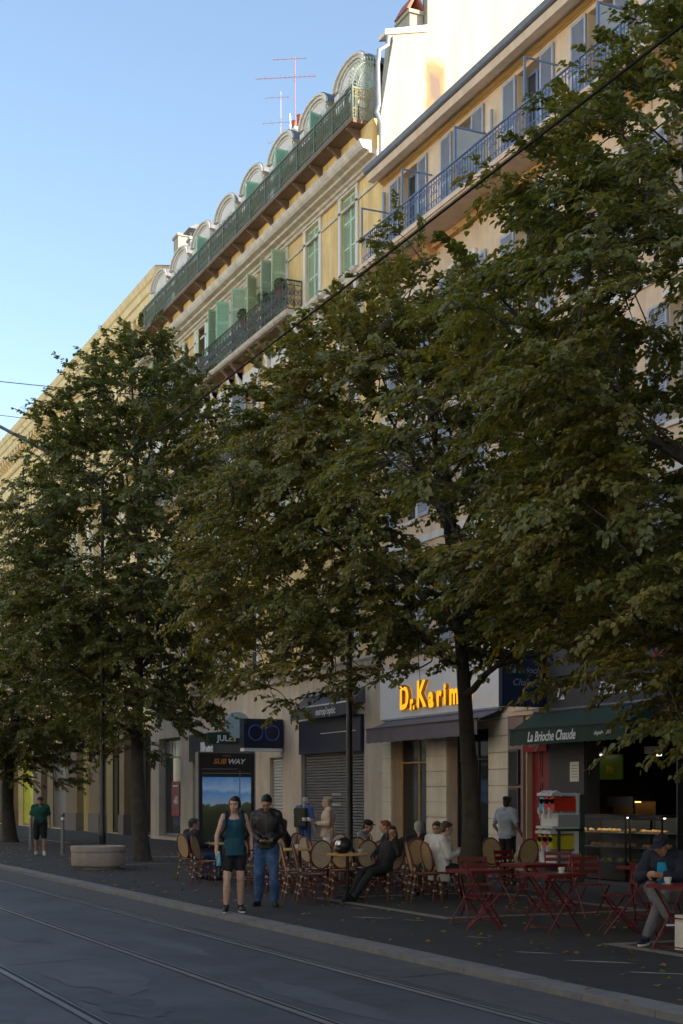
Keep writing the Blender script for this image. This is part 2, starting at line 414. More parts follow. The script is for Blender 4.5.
# pale stone borders round the tree pits, bare earth inside
def pit(y0, y1, x0=9.55, x1=12.7):
    b = MB(); w = .16
    b.box(x0-w, x0, y0-w, y1+w, -.1, .006); b.box(x1, x1+w, y0-w, y1+w, -.1, .006)
    b.box(x0, x1, y0-w, y0, -.1, .0055); b.box(x0, x1, y1, y1+w, -.1, .0055)
    struct(b.build('paving_border', M['pale_paving']))
pit(17.2, 21.4); pit(34.4, 38.4, 9.6, 12.4); pit(52, 56); pit(9.5, 13.2)
# short pale dashes with tapered ends on the pavement
b = MB()
for (x, y, l, w, a) in [(8.35,11.9,.75,.09,.75),(8.55,17.6,.62,.10,.7),(8.9,17.0,.4,.05,.55),(8.2,12.9,.5,.07,.7),(8.3,10.9,.6,.09,.8),(8.5,14.6,.35,.05,.6),(9.1,19.2,.4,.05,.5)]:
    c, s_ = math.cos(a), math.sin(a); n = 9; top = []; bot = []
    for i in range(n):
        u = (i/(n-1)-.5)*l; h = w*.5*(1-abs(2*i/(n-1)-1)**3)*rnd.uniform(.6, 1.15)
        top.append((x+u*s_-h*c*-1*.0-h*s_*0+h*c, y-u*c+h*s_, .004)); bot.append((x+u*s_-h*c, y-u*c-h*s_, .004))
    b.add(top+bot, [(i, i+1, n+i+1, n+i) for i in range(n-1)])
struct(b.build('pale_dashes', M['pale_dash']))

# ================================================================== facade helpers
def cells(mb, X, Y0, Y1, Z0, Z1, ops, reveal=.25):
    """wall face looking to -X with rectangular openings (y0,y1,z0,z1) and their reveals"""
    ys = sorted({Y0, Y1, *[v for o in ops for v in o[:2]]}); zs = sorted({Z0, Z1, *[v for o in ops for v in o[2:]]})
    for i in range(len(ys)-1):
        for k in range(len(zs)-1):
            cy, cz = (ys[i]+ys[i+1])/2, (zs[k]+zs[k+1])/2
            if any(o[0] < cy < o[1] and o[2] < cz < o[3] for o in ops): continue
            mb.quad((X,ys[i],zs[k]), (X,ys[i],zs[k+1]), (X,ys[i+1],zs[k+1]), (X,ys[i+1],zs[k]))
    for (a, c, d, e) in ops:
        r = X+reveal
        mb.quad((X,a,d), (X,a,e), (r,a,e), (r,a,d)); mb.quad((X,c,d), (r,c,d), (r,c,e), (X,c,e))
        mb.quad((X,a,e), (X,c,e), (r,c,e), (r,a,e)); mb.quad((X,a,d), (r,a,d), (r,c,d), (X,c,d))

_cache = {}
def cached(key, fn):
    if key not in _cache: _cache[key] = fn()
    return _cache[key]

def m_frame(w, h, mats, bars=2, z0=0):
    """casement: origin bottom centre at the back of the reveal"""
    b = MB(); t = .06
    b.box(-.03, .03, -w/2, -w/2+t, z0, h); b.box(-.03, .03, w/2-t, w/2, z0, h)
    b.box(-.03, .03, -w/2+t, w/2-t, h-t, h); b.box(-.03, .03, -w/2+t, w/2-t, z0, z0+t*1.6)
    b.box(-.045, .02, -.045, .045, z0+t*1.6, h-t)
    for i in range(1, bars+1):
        z = z0+(h-z0)*i/(bars+1)
        b.box(-.02, .02, -w/2+t, -.045, z-.018, z+.018); b.box(-.02, .02, .045, w/2-t, z-.018, z+.018)
    return b.mesh('window_frame', mats)
def m_pane(w, h, m):
    b = MB(); b.box(.006, .02, -w/2+.03, w/2-.03, .05, h-.03); return b.mesh('pane', m)
def m_curtain(w, h):
    b = MB(); n = 16
    for s in (-1, 1):
        vs = []
        for i in range(n+1):
            y = s*(w/2-.05-(w*.26)*i/n); x = .10+.02*math.sin(i*2.1)
            vs += [(x, y, .1), (x, y, h-.08)]
        b.add(vs, [(2*i, 2*i+1, 2*i+3, 2*i+2) for i in range(n)], True)
    return b.mesh('curtain', M['curtain'])
def m_shutter(w, h, m, panels=2, slat=.05, hinge=0):
    """louvred leaf; local y from 0 to w, lies in the y-z plane, looks to -X"""
    b = MB(); t = .055; d = .02
    b.box(-d, d, 0, t, 0, h); b.box(-d, d, w-t, w, 0, h)
    zs = [h*i/panels for i in range(panels+1)]
    for i, z in enumerate(zs):
        z0 = max(0, z-t*.6) if i else 0; z1 = z+t*.6 if i < panels else h
        if i == 0: z1 = t*1.3
        if i == panels: z0 = h-t*1.2
        b.box(-d, d, t, w-t, z0, z1)
    b.box(.010, .014, t, w-t, t, h-t)
    for i in range(panels):
        z = zs[i]+t*1.4
        while z < zs[i+1]-t*1.3:
            b.add([(-d*.8, t, z), (-d*.8, w-t, z), (d*.4, w-t, z+slat*.8), (d*.4, t, z+slat*.8), (-d*.8, t, z+.008), (-d*.8, w-t, z+.008), (d*.4, w-t, z+slat*.8+.008), (d*.4, t, z+slat*.8+.008)],
                  [(0,1,2,3), (4,7,6,5), (0,4,5,1), (2,6,7,3)])
            z += slat
    return b.mesh('shutter', m)

def window(parent, X, y, z, w, h, fr, back=.2, curtain=True, bars=2, name='window'):
    f = cached(('f', w, h, fr, bars), lambda: m_frame(w, h, M[fr], bars))
    p = cached(('p', w, h), lambda: m_pane(w, h, M['pane']))
    o = obj(name, f, parent, (X+back, y, z))
    obj('pane', p, o)
    if curtain: obj('curtain', cached(('c', w, h), lambda: m_curtain(w, h)), o)
    return o
def shutter(win, w, h, m, y, x, rz=0, panels=2, z=0, slat=.05):
    me = cached(('s', w, h, m, panels, slat), lambda: m_shutter(w, h, M[m], panels, slat))
    return obj('shutter', me, win, (x, y, z), rz)

def shell(mb, X, X2, Y0, Y1, Z1, gable=True):
    """back, ends and top of a building block"""
    mb.quad((X2,Y0,0),(X2,Y1,0),(X2,Y1,Z1),(X2,Y0,Z1))
    if gable:
        mb.quad((X,Y0,0),(X2,Y0,0),(X2,Y0,Z1),(X,Y0,Z1)); mb.quad((X,Y1,0),(X,Y1,Z1),(X2,Y1,Z1),(X2,Y1,0))
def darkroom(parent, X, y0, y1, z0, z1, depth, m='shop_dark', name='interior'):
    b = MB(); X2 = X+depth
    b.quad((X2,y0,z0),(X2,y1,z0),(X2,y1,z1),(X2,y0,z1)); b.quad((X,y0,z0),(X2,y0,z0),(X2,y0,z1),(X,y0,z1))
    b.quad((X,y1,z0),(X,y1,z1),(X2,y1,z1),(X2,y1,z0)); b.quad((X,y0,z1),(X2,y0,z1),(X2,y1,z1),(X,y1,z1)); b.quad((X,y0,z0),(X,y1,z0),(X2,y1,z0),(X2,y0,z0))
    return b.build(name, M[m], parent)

# lettering ---------------------------------------------------------
FAC = Matrix(((0,0,-1,0),(-1,0,0,0),(0,1,0,0),(0,0,0,1)))      # reads from the street (looking to +X)
BLD = Matrix(((1,0,0,0),(0,0,-1,0),(0,1,0,0),(0,0,0,1)))       # reads looking along +Y
def text_mesh(s, size, m, face, extrude=.006, shear=0, bold=0, sx=1.0, spacing=1.0):
    c = bpy.data.curves.new('lettering', 'FONT'); c.body = s; c.size = size; c.extrude = extrude; c.shear = shear; c.offset = bold
    c.align_x = 'CENTER'; c.align_y = 'CENTER'; c.space_character = spacing; c.resolution_u = 3
    t = bpy.data.objects.new('lettering', c); COL.objects.link(t)
    dg = C.evaluated_depsgraph_get()
    me = bpy.data.meshes.new_from_object(t.evaluated_get(dg))
    bpy.data.objects.remove(t); bpy.data.curves.remove(c)
    me.transform(face @ Matrix.Diagonal((sx, 1, 1, 1)))
    me.materials.clear()
    for mm in (m if isinstance(m, list) else [m]): me.materials.append(mm)
    me.polygons.foreach_set('material_index', [0]*len(me.polygons))
    return me

# ================================================================== building with the blue balcony
X1 = 17.2
bA = thing('apartment_building', 'peach apartment building with a long blue iron balcony and grey blue shutters', 'building', (X1, 23, 0))
OA = Vector((-X1, -23, 0))
def inA(o): o.location = Vector(o.location)+OA; return o
cA = [33.15, 30.3, 27.3, 24.5, 21.7, 18.9, 16.1, 13.3]
ops = [(c-.48, c+.48, 15.82, 18.14) for c in cA]
for z in (12.3, 8.9, 5.5): ops += [(c-.55, c+.55, z, z+2.35) for c in cA]
ground_ops = [(31.95+.13, 34.1, .0, 3.32), (28.99, 31.03, .0, 3.32), (26.43, 27.37, 0, 3.0), (20.7, 25.03, 0, 3.25), (13.2, 19.6, 0, 3.2)]
b = MB(); cells(b, X1, 11, 34.67, 0, 18.5, ops+ground_ops, .32); shell(b, X1, 24, 11, 34.67, 18.5)
inA(b.build('wall', M['peach_stucco'], bA))
b = MB(); b.mi = 0
b.prism_y([(16.58,18.50),(16.62,18.465),(16.80,18.465),(17.0,18.505),(17.0,18.6),(16.62,18.62),(16.56,18.62)], 10.8, 34.62)     # gutter
b.mi = 1
b.prism_y([(16.66,18.46),(16.70,18.29),(16.89,18.27),(16.89,18.46)], 10.9, 34.6)
b.prism_y([(16.892,18.46),(16.892,18.36),(17.02,18.35),(17.198,18.35),(17.198,18.46)], 10.9, 34.6)
b.mi = 2
b.prism_y([(17.03,18.347),(17.06,18.31),(17.12,18.28),(17.197,18.28),(17.197,18.347)], 10.9, 34.6)
b.prism_y([(17.165,18.277),(17.165,18.25),(17.197,18.25),(17.197,18.277)], 10.9, 34.6)
inA(b.build('cornice', [M['slate'], M['pale_fascia'], M['ochre_trim']], bA))
b = MB(); b.prism([(16.7,10.9,18.622),(22.5,10.9,20.2),(26,10.9,18.622)], (0, 23.72, 0)); inA(b.build('roof', M['terracotta'], bA))
for i, c in enumerate(cA):
    w = window(bA, X1, c, 15.82, .96, 2.32, 'blue_frame', .26); inA(w)
    for s, y in ((1, .50), (-1, -.50-.56)):
        if i == 3 and s == -1:
            shutter(w, .56, 1.4, 'blue_shutter', y, -.30, R_(0), 1, .92, .045)
        else: shutter(w, .56, 2.32, 'blue_shutter', y, -.30, R_(rnd.uniform(-4, 4)), 2, 0, .045)
    for z in (12.3, 8.9, 5.5):
        w = window(bA, X1, c, z, 1.1, 2.35, 'window_frame', .26); inA(w)
        for s, y in ((1, .57), (-1, -.57-.6)):
            shutter(w, .6, 2.35, 'blue_shutter', y, -.30, 0, 2, 0, .05)
b = MB()
for z in (12.3, 8.9, 5.5):
    for c in cA:
        b.box(X1-.06, X1-.002, c-.62, c+.62, z-.10, z-.002)
        b.box(X1-.05, X1-.002, c-.70, c+.70, z+2.42, z+2.54)
for z in (11.9, 8.4): b.box(X1-.05, X1-.002, 11.05, 34.6, z-.18, z)
b.box(X1-.14, X1-.002, 11.05, 34.6, 4.92, 5.16)
inA(b.build('string_course', M['white_trim'], bA))
# balcony
bal = inA(MB().box(16.30, 17.195, 11.5, 34.3, 15.66, 15.80).box(16.26, 16.298, 11.5, 34.34, 15.70, 15.815).build('balcony_slab', M['pale_fascia'], bA))
MB().box(17.05, 17.194, 11.5, 34.3, 15.50, 15.654).build('slab_moulding', M['orange_stucco'], bal, OA*0)
for c in [x+1.42 for x in cA]+[cA[0]-1.4+2.4]:
    b = MB(); b.prism_y([(17.194,15.655),(16.75,15.655),(16.75,15.60),(16.85,15.54),(16.95,15.44),(17.08,15.36),(17.194,15.32)], c-.09, c+.09)
    obj('bracket', b.mesh('bracket', M['orange_stucco']), bal)
def iron_rail(y0, y1, X, z0, h, pitch=.125):
    b = MB()
    b.box(X-.022, X+.022, y0, y1, z0+h-.03, z0+h)                    # hand rail
    b.box(X-.012, X+.012, y0, y1, z0+.06, z0+.085); b.box(X-.010, X+.010, y0, y1, z0+h-.14, z0+h-.12)
    b.box(X-.010, X+.010, y0, y1, z0+.20, z0+.215)
    n = int((y1-y0)/pitch); p = (y1-y0)/n
    for i in range(n+1):
        y = y0+i*p
        big = i % 11 == 0
        t = .018 if big else .0085
        b.box(X-t, X+t, y-t, y+t, z0, z0+h-.03)
        if i < n and i % 2 == 0:                                       # pointed arches between the bars
            b.tube([(X, y, z0+h-.34), (X, y+p*.25, z0+h-.22), (X, y+p, z0+h-.145), (X, y+p*1.75, z0+h-.22), (X, y+2*p, z0+h-.34)], .008, 4)
            b.tube([(X, y+p+.04*math.cos(a), z0+.142+.04*math.sin(a)) for a in [k*math.pi/3 for k in range(6)]], .007, 4, True)
        if i % 11 == 5 and i < n:                                      # scroll panel
            for s in (-1, 1):
                pts = []
                for k in range(14):
                    a = k*.55; r = .085*(1-k/18)
                    pts.append((X, y+s*(.09+r*math.cos(a)), z0+.36+.02*k*.4+r*math.sin(a)))
                b.tube(pts, .009, 4)
    return b
b = iron_rail(11.6, 34.2, 16.34, 15.82, .76)
n = 7
for i in range(n+1):                                                   # return at the near-building end
    x = 16.34+(17.15-16.34)*i/n; b.box(x-.009, x+.009, 34.19, 34.21, 15.82, 16.55)
b.box(16.34, 17.19, 34.18, 34.22, 16.55, 16.58); b.box(16.34, 17.19, 34.19, 34.21, 15.88, 15.9)
obj('balcony_railing', b.mesh('balcony_railing', M['blue_iron']), bal)
for y, z in ((34.2, 17.35), (31.85, 17.45), (26.1, 17.55), (20.3, 17.5)):
    b = MB(); b.box(16.32, 16.36, y-.02, y+.02, 16.58, z); b.box(16.32, 17.19, y-.015, y+.015, z, z+.035); obj('screen_frame', b.mesh('screen_frame', M['blue_frame']), bal)
for y, z in ((29.15, 17.35), (23.4, 17.35)):
    b = MB(); b.box(16.32, 16.37, y-.025, y+.025, 16.58, z); b.box(16.32, 17.19, y-.02, y+.02, z, z+.04); obj('screen_frame', b.mesh('screen_frame', M['blue_frame']), bal)
for y in (29.15, 23.4):
    obj('screen', MB().box(16.375, 17.18, y-.008, y+.008, 15.9, 17.34).mesh('screen', M['screen_glass']), bal)
inA(MB().tube([(17.1,34.42,15.9),(17.1,34.42,18.0)], .055, 8).tube([(17.1,28.75,15.9),(17.1,28.75,17.75)], .04, 8).build('downpipe', M['zinc'], bA))
# ground floor of that building: two shops
for (y0, y1) in ((34.1, 34.64), (31.03, 32.08), (28.12, 28.99)):
    b = MB(); z = .02
    while z < 3.6:
        h = min(.385, 3.64-z)
        b.box(X1-.05, X1-.002, y0+.004, y1-.004, z, z+h-.018); z += .385
    inA(b.build('rusticated_pier', M['shop_cream'], bA))
def shop_window(y0, y1, z0, z1, frame, X=X1+.30, mull=1, name='shop_window', glass='shop_glass', off=None):
    b = MB(); t = .05
    b.box(X-.03, X+.03, y0, y0+t, z0, z1); b.box(X-.03, X+.03, y1-t, y1, z0, z1); b.box(X-.03, X+.03, y0+t, y1-t, z1-t, z1); b.box(X-.03, X+.03, y0+t, y1-t, z0, z0+.12)
    for i in range(1, mull+1):
        y = y0+(y1-y0)*i/(mull+1); b.box(X-.025, X+.025, y-.025, y+.025, z0+.12, z1-t)
    b.box(X-.022, X+.022, y0+t, y1-t, z1-.75, z1-.71)
    o = b.build(name, M[frame])
    obj('glass', MB().box(X+.002, X+.012, y0+.02, y1-.02, z0+.05, z1-.02).mesh('glass', M[glass]), o)
    return o
for (y0, y1, f) in ((32.08, 34.1, 'ochre_trim'), (28.99, 31.03, 'black_frame')):
    o = shop_window(y0, y1, 0.02, 3.32, f, mull=1 if f == 'ochre_trim' else 3); o.parent = bA; inA(o)
o = shop_window(13.2, 19.6, .02, 3.2, 'black_frame', mull=4); o.parent = bA; inA(o)
# mauve stone pier, door
b = MB(); b.box(X1-.07, X1-.002, 27.42, 28.08, .0, 3.5)
inA(b.build('stone_pier', M['mauve_stone'], bA))
b = MB(); b.box(X1-.09, X1-.003, 26.42, 28.06, 3.52, 3.98); b.box(X1-.13, X1-.09, 26.7, 27.8, 3.62, 3.66); b.box(X1-.13, X1-.09, 26.7, 27.8, 3.84, 3.88); b.box(X1-.18, X1-.003, 26.3, 28.1, 3.985, 4.1)
b.tube([(X1-.10, 27.25+.11*math.cos(a), 3.75+.06*math.sin(a)) for a in [k*math.pi/4 for k in range(8)]], .02, 5, True)
inA(b.build('door_lintel', M['pale_fascia'], bA))
b = MB(); Xd = X1+.14
b.box(Xd, Xd+.05, 26.44, 27.36, .02, 2.98)
for z0, z1 in ((.2,.95),(1.1,2.0),(2.12,2.75)):
    for y0, y1 in ((26.52,26.86),(26.94,27.28)):
        b.box(Xd-.012, Xd-.001, y0, y1, z0, z1); b.box(Xd-.022, Xd-.0125, y0+.06, y1-.06, z0+.06, z1-.06)
o = inA(b.build('door', M['red_door'], bA))
obj('handle', MB().tube([(Xd-.02,26.91,1.05),(Xd-.07,26.91,1.05),(Xd-.07,26.91,1.25),(Xd-.02,26.91,1.25)], .012, 6).mesh('handle', M['steel']), o)
# charcoal stone round the bakery, dark room behind
for (y0, y1, yr) in ((25.035, 26.38, 25.035), (19.65, 20.68, 20.695)):
    b = MB(); b.box(X1-.06, X1-.002, y0, y1, 0, 3.4); b.box(X1-.002, X1+.33, yr-.008, yr-.002, 0, 3.25); inA(b.build('bakery_pier', M['charcoal_stone'], bA))
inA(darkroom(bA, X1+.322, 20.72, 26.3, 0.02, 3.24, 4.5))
b = MB(); b.box(X1-.12, X1-.003, 19.7, 26.3, 3.42, 4.75)
o = inA(b.build('shop_fascia', M['charcoal_stone'], bA))
# ================================================================== yellow building
X2 = 17.2; YB0, YB1 = 34.68, 56.0
bB = thing('apartment_building', 'yellow apartment building with round dormers, green iron roof balcony and green shutters', 'building', (X2, 45, 0))
OB = Vector((-X2, -45, 0))
def inB(o): o.location = Vector(o.location)+OB; return o
cB = [36.85+2.57*k for k in range(8)]
ops = [(c-.5, c+.5, 16.70, 18.92) for c in cB]+[(c-.55, c+.55, 12.95, 15.50) for c in cB]+[(c-.55, c+.55, 9.3, 11.8) for c in cB]+[(c-.55, c+.55, 5.9, 8.0) for c in cB]
gB = [(35.85, 40.35, 0, 4.0), (41.85, 42.95, 0, 2.95), (44.3, 50.7, 0, 4.0), (52.15, 54.9, .12, 4.0)]
b = MB(); cells(b, X2, YB0, YB1, 5.3, 19.3, [o for o in ops], .3)
b.quad((24,YB0,0),(24,YB1,0),(24,YB1,20.0),(24,YB0,20.0)); b.quad((X2,YB1,0),(X2,YB1,20),(24,YB1,20),(24,YB1,0))
b.quad((16.9,YB0,19.3),(16.9,YB0,20.1),(16.9,YB1,20.1),(16.9,YB1,19.3)); b.quad((16.9,YB0,19.3),(17.2,YB0,19.3),(17.2,YB0,20.1),(16.9,YB0,20.1))
b.quad((16.9,YB0,20.1),(17.6,YB0,20.1),(17.6,YB1,20.1),(16.9,YB1,20.1))
inB(b.build('wall', M['yellow_stucco'], bB))
b = MB(); cells(b, X2, YB0, YB1, 0, 5.3, gB, .35)
inB(b.build('ground_floor_wall', M['beige_wall'], bB))
b = MB()
b.prism_y([(17.198,5.3),(17.05,5.3),(17.0,5.42),(16.92,5.5),(16.92,5.58),(17.198,5.62)], YB0+.02, YB1)
inB(b.build('string_course', M['stone_trim'], bB))
b = MB()                                                                 # main cornice
b.prism_y([(17.198,18.99),(17.10,18.99),(17.07,19.05),(17.0,19.07),(16.98,19.13),(16.80,19.16),(16.78,19.22),(16.62,19.25),(16.56,19.32),(16.52,19.40),(16.50,19.46),(16.895,19.50),(16.895,19.31),(17.198,19.31)], YB0+.01, YB1)
b.box(17.15, 17.198, YB0+.05, YB1, 18.50, 18.57)
inB(b.build('cornice', M['stone_trim'], bB))
# window surrounds
b = MB()
for k, c in enumerate(cB):
    for s in (-1, 1): b.box(X2-.05, X2-.002, c+s*.5 if s > 0 else c-.66, c+.66 if s > 0 else c-.5, 16.6, 19.0 if 0 else 18.93)
    b.box(X2-.06, X2-.002, c-.68, c+.68, 18.932, 19.02)
    # second floor: jambs, consoles and moulded hood
    for s in (-1, 1):
        a0, a1 = sorted((c+s*.55, c+s*.74)); b.box(X2-.06, X2-.002, a0, a1, 12.6, 15.52)
        a0, a1 = sorted((c+s*.78, c+s*.96))
        b.prism_y([(X2-.002,16.10),(X2-.24,16.10),(X2-.24,16.02),(X2-.15,15.82),(X2-.17,15.62),(X2-.08,15.35),(X2-.002,15.22)], a0, a1)
    b.box(X2-.05, X2-.002, c-.75, c+.75, 15.522, 16.0)
    b.box(X2-.06, X2-.002, c-.74, c+.74, 11.82, 12.0); b.box(X2-.06, X2-.002, c-.74, c+.74, 8.02, 8.16)
    for s in (-1, 1):
        a0, a1 = sorted((c+s*.55, c+s*.72)); b.box(X2-.05, X2-.002, a0, a1, 9.1, 11.818); b.box(X2-.05, X2-.002, a0, a1, 5.7, 8.018)
inB(b.build('window_surround', M['white_trim'], bB))
b = MB()
for k in (0, 1):
    c = cB[k]
    b.prism_y([(X2-.002,16.12),(X2-.25,16.12),(X2-.30,16.2),(X2-.30,16.28),(X2-.38,16.36),(X2-.40,16.44),(X2-.002,16.50)], c-1.15, c+1.15)
inB(b.build('window_hood', M['stone_trim'], bB))
for k, c in enumerate(cB):
    w = inB(window(bB, X2, c, 16.70, 1.0, 2.22, 'window_frame', .24, True, 1))
    if k < 2:
        for s in (0, 1): shutter(w, .495, 2.2, 'green_shutter', -.497+s*.5, -.17, 0, 3, .01, .055)
    else:
        a = {2: (95, 0), 3: (62, 0), 4: (100, 0), 5: (170, 0), 6: (12, 0), 7: (90, 0)}[k]
        cm = 'mint_shutter' if k in (5, 4) else 'green_shutter'
        shutter(w, .49, 2.2, 'green_shutter', .5, -.26, R_(a[0]), 3, .01, .055)
        o = shutter(w, .49, 2.2, cm, -.5, -.26, R_(180-a[0]) if k != 5 else R_(178), 3, .01, .055)
    w = inB(window(bB, X2, c, 12.95, 1.1, 2.55, 'window_frame', .22, True, 3))
    w2 = inB(window(bB, X2, c, 9.3, 1.1, 2.5, 'window_frame', .22, True, 3))
    w3 = inB(window(bB, X2, c, 5.9, 1.1, 2.1, 'window_frame', .22, True, 2))
    if k % 2: shutter(w, .5, 2.5, 'blue_shutter', .55, -.20, R_(75), 3, .02, .055)
    for s in (0, 1):
        if (k+s) % 3: shutter(w2, .5, 2.45, 'green_shutter', .57 if s else -1.07, -.28, 0, 3, .02, .055)

def scroll_rail(y0, y1, X, z0, h, ends=(), Xw=17.19, pitch=.30):
    """cast iron scrollwork railing"""
    b = MB()
    def seg(p, q):                       # p,q along the run
        L = (q-p).length; d = (q-p)/L; n = max(1, round(L/pitch)); st = L/n
        def P(u, z): v = p+d*u; return (v.x, v.y, z0+z)
        for z, t in ((h, .028), (.05, .018), (h-.14, .012)):
            b.tube([P(0, z), P(L, z)], t, 4)
        for i in range(n+1):
            u = i*st; b.tube([P(u, 0), P(u, h)], .016 if i % 4 else .024, 4)
            if i == n: break
            m_ = u+st/2
            for s in (-1, 1):
                for zc, fl in ((.24, 1), (h-.34, -1)):
                    pts = []
                    for k in range(11):
                        a = k*.62; r = .105*(1-k/15)
                        pts.append(P(m_+s*(.015+r*(1-math.cos(a))*.62), zc+fl*r*math.sin(a)*1.3))
                    b.tube(pts, .013, 4)
            b.tube([P(m_+.05*math.cos(a), h-.07+.05*math.sin(a)) for a in [k*math.pi/3 for k in range(6)]], .010, 4, True)
            b.tube([P(u, .1), P(m_, h*.45), P(u+st, .1)], .011, 4); b.tube([P(u, h-.16), P(m_, h*.5), P(u+st, h-.16)], .011, 4)
    pts = []
    if 'a' in ends: pts.append(Vector((Xw, y0, 0)))
    pts += [Vector((X, y0, 0)), Vector((X, y1, 0))]
    if 'b' in ends: pts.append(Vector((Xw, y1, 0)))
    for i in range(len(pts)-1): seg(pts[i], pts[i+1])
    return b
# third floor iron balcony
b = MB(); b.prism_y([(17.19,16.62),(16.64,16.62),(16.60,16.57),(16.64,16.5),(16.70,16.46),(17.19,16.42)], 40.2, 55.6)
bl = inB(b.build('balcony_slab', M['stone_trim'], bB))
for k in range(2, 8):
    for s in (-.87, .87):
        b = MB(); y = cB[k]+s; b.prism_y([(17.18,16.415),(16.75,16.44),(16.75,16.36),(16.9,16.22),(17.0,15.98),(17.18,15.8)], y-.09, y+.09); obj('bracket', b.mesh('bracket', M['brown_soffit']), bl)
MB().box(16.75, 17.18, 40.3, 55.5, 16.40, 16.417).build('soffit', M['brown_soffit'], bl)
obj('balcony_railing', scroll_rail(40.28, 55.5, 16.68, 16.62, .92, 'ab').mesh('balcony_railing', M['dark_iron']), bl)
# second floor balcony
b = MB(); b.prism_y([(17.19,12.93),(16.56,12.93),(16.52,12.88),(16.6,12.78),(17.19,12.7)], 37.6, 55.6)
bl2 = inB(b.build('balcony_slab', M['stone_trim'], bB))
obj('balcony_railing', scroll_rail(37.7, 55.5, 16.6, 12.93, .95, 'ab').mesh('balcony_railing', M['dark_iron']), bl2)
# green roof balcony
b = MB(); b.box(16.45, 17.35, 35.12, 54.9, 20.11, 20.22)
gb = inB(b.build('roof_balcony_slab', M['brown_soffit'], bB))
y = 35.5
while y < 54.8:
    b = MB(); b.prism_y([(16.895,20.105),(16.5,20.105),(16.5,20.05),(16.62,20.0),(16.75,19.9),(16.895,19.78)], y-.05, y+.05); y += 1.285
    obj('bracket', b.mesh('bracket', M['brown_soffit']), gb)
b = MB(); Xr = 16.5; z0 = 20.22; h = .86
for z, t in ((h, .022), (.04, .018), (h-.12, .012), (.16, .01)): b.box(Xr-t, Xr+t, 35.15, 54.85, z0+z-t, z0+z+t)
y = 35.15
while y < 54.9:
    b.box(Xr-.025, Xr+.025, y-.025, y+.025, z0, z0+h+.05)
    for i in range(9):                                              # lattice bay
        u = y+i*1.285/8
        if u > 54.85: break
        b.box(Xr-.007, Xr+.007, u-.007, u+.007, z0, z0+h)
        if i < 8:
            b.tube([(Xr, u, z0+.16), (Xr, u+.16, z0+h-.12)], .009, 4); b.tube([(Xr, u+.16, z0+.16), (Xr, u, z0+h-.12)], .009, 4)
            b.tube([(Xr, u+.08+.05*math.cos(a), z0+.44+.09*math.sin(a)) for a in [k*math.pi/3 for k in range(6)]], .010, 4, True)
            b.tube([(Xr, u+.08+.04*math.cos(a), z0+h-.06+.035*math.sin(a)) for a in [k*math.pi/2.5 for k in range(5)]], .008, 4, True)
    y += 1.285
obj('balcony_railing', b.mesh('balcony_railing', M['green_iron']), gb)
for i in range(15):
    if i in (4, 9, 12): continue
    b = MB(); y = 35.2+1.285*i; b.box(Xr+.035, Xr+.045, y+.05, y+1.235, z0+.03, z0+h*(.82 if i % 3 else .6))
    obj('canvas_screen', b.mesh('canvas_screen', M['green_mesh']), gb)
b = MB(); ye = 35.16                                                  # gilded end panel
for i in range(9):
    x = 16.52+.6*i/8; b.tube([(x, ye, 20.2), (x, ye, 21.06)], .011, 4)
for z in (20.24, 20.5, 20.84, 21.07): b.tube([(16.5, ye, z), (17.15, ye, z)], .014, 4)
for i in range(5):
    for z in (20.37, 20.96): b.tube([(16.57+.13*i+.055*math.cos(a), ye, z+.06*math.sin(a)) for a in [k*math.pi/3 for k in range(6)]], .012, 4, True)
b.tube([(16.82+.13*math.cos(a), ye, 20.68+.13*math.sin(a)) for a in [k*math.pi/5 for k in range(10)]], .022, 5, True)
obj('end_panel', b.mesh('end_panel', M['gold_iron']), gb)
b = MB(); cx, cz = 17.12, 21.08
for i in range(13):
    a = R_(88+i*7.6); r = .98; b.tube([(cx+.1*math.cos(a), ye, cz+.1*math.sin(a)), (cx+r*.72*math.cos(a), ye, cz+r*.95*math.sin(a))], .012, 4)
    b.ell((cx+r*.72*math.cos(a), ye, cz+r*.95*math.sin(a)), (.025,.025,.03), 6, 4)
for r in (.35, .62, .85): b.tube([(cx+r*.72*math.cos(R_(88+i*7.6)), ye, cz+r*.95*math.sin(R_(88+i*7.6))) for i in range(13)], .011, 4)
obj('fan_guard', b.mesh('fan_guard', M['fan_iron']), gb)
# mansard roof, gable, dormers
b = MB()
b.prism([(17.45,YB0+.30,20.1),(17.85,YB0+.30,22.35),(18.7,YB0+.30,22.75),(21.5,YB0+.30,23.2),(24,YB0+.30,20.1)], (0, YB1-YB0-.32, 0))
inB(b.build('roof', M['slate'], bB))
b = MB()
b.prism([(17.205,YB0,19.3),(17.205,YB0,20.2),(17.42,YB0,22.30),(17.42,YB0,22.45),(18.58,YB0,22.85),(18.58,YB0,27.6),(25.5,YB0,28.4),(25.5,YB0,0),(17.205,YB0,0)], (0, .28, 0))
g = inB(b.build('gable_wall', M['gable_render'], bB))
b = MB(); b.prism([(17.25,YB0-.06,22.42),(17.25,YB0-.06,22.56),(18.575,YB0-.06,22.98),(18.575,YB0-.06,22.80)], (0, .45, 0))
b.tube([(17.12,YB0-.05,19.7),(17.16,YB0-.05,20.3),(17.52,YB0-.05,22.3),(17.5,YB0-.05,22.42)], .05, 8)
obj('coping', b.mesh('coping', M['white_trim']), g)
b = MB(); b.tube([(17.3,34.55,22.35),(17.28,34.55,22.1),(17.02,34.55,21.9),(16.98,34.55,21.5),(17.0,34.55,20.4),(16.95,34.55,20.2),(17.08,34.55,19.9),(17.08,34.55,18.6)], .06, 8)
inB(b.build('downpipe', M['zinc'], bB))
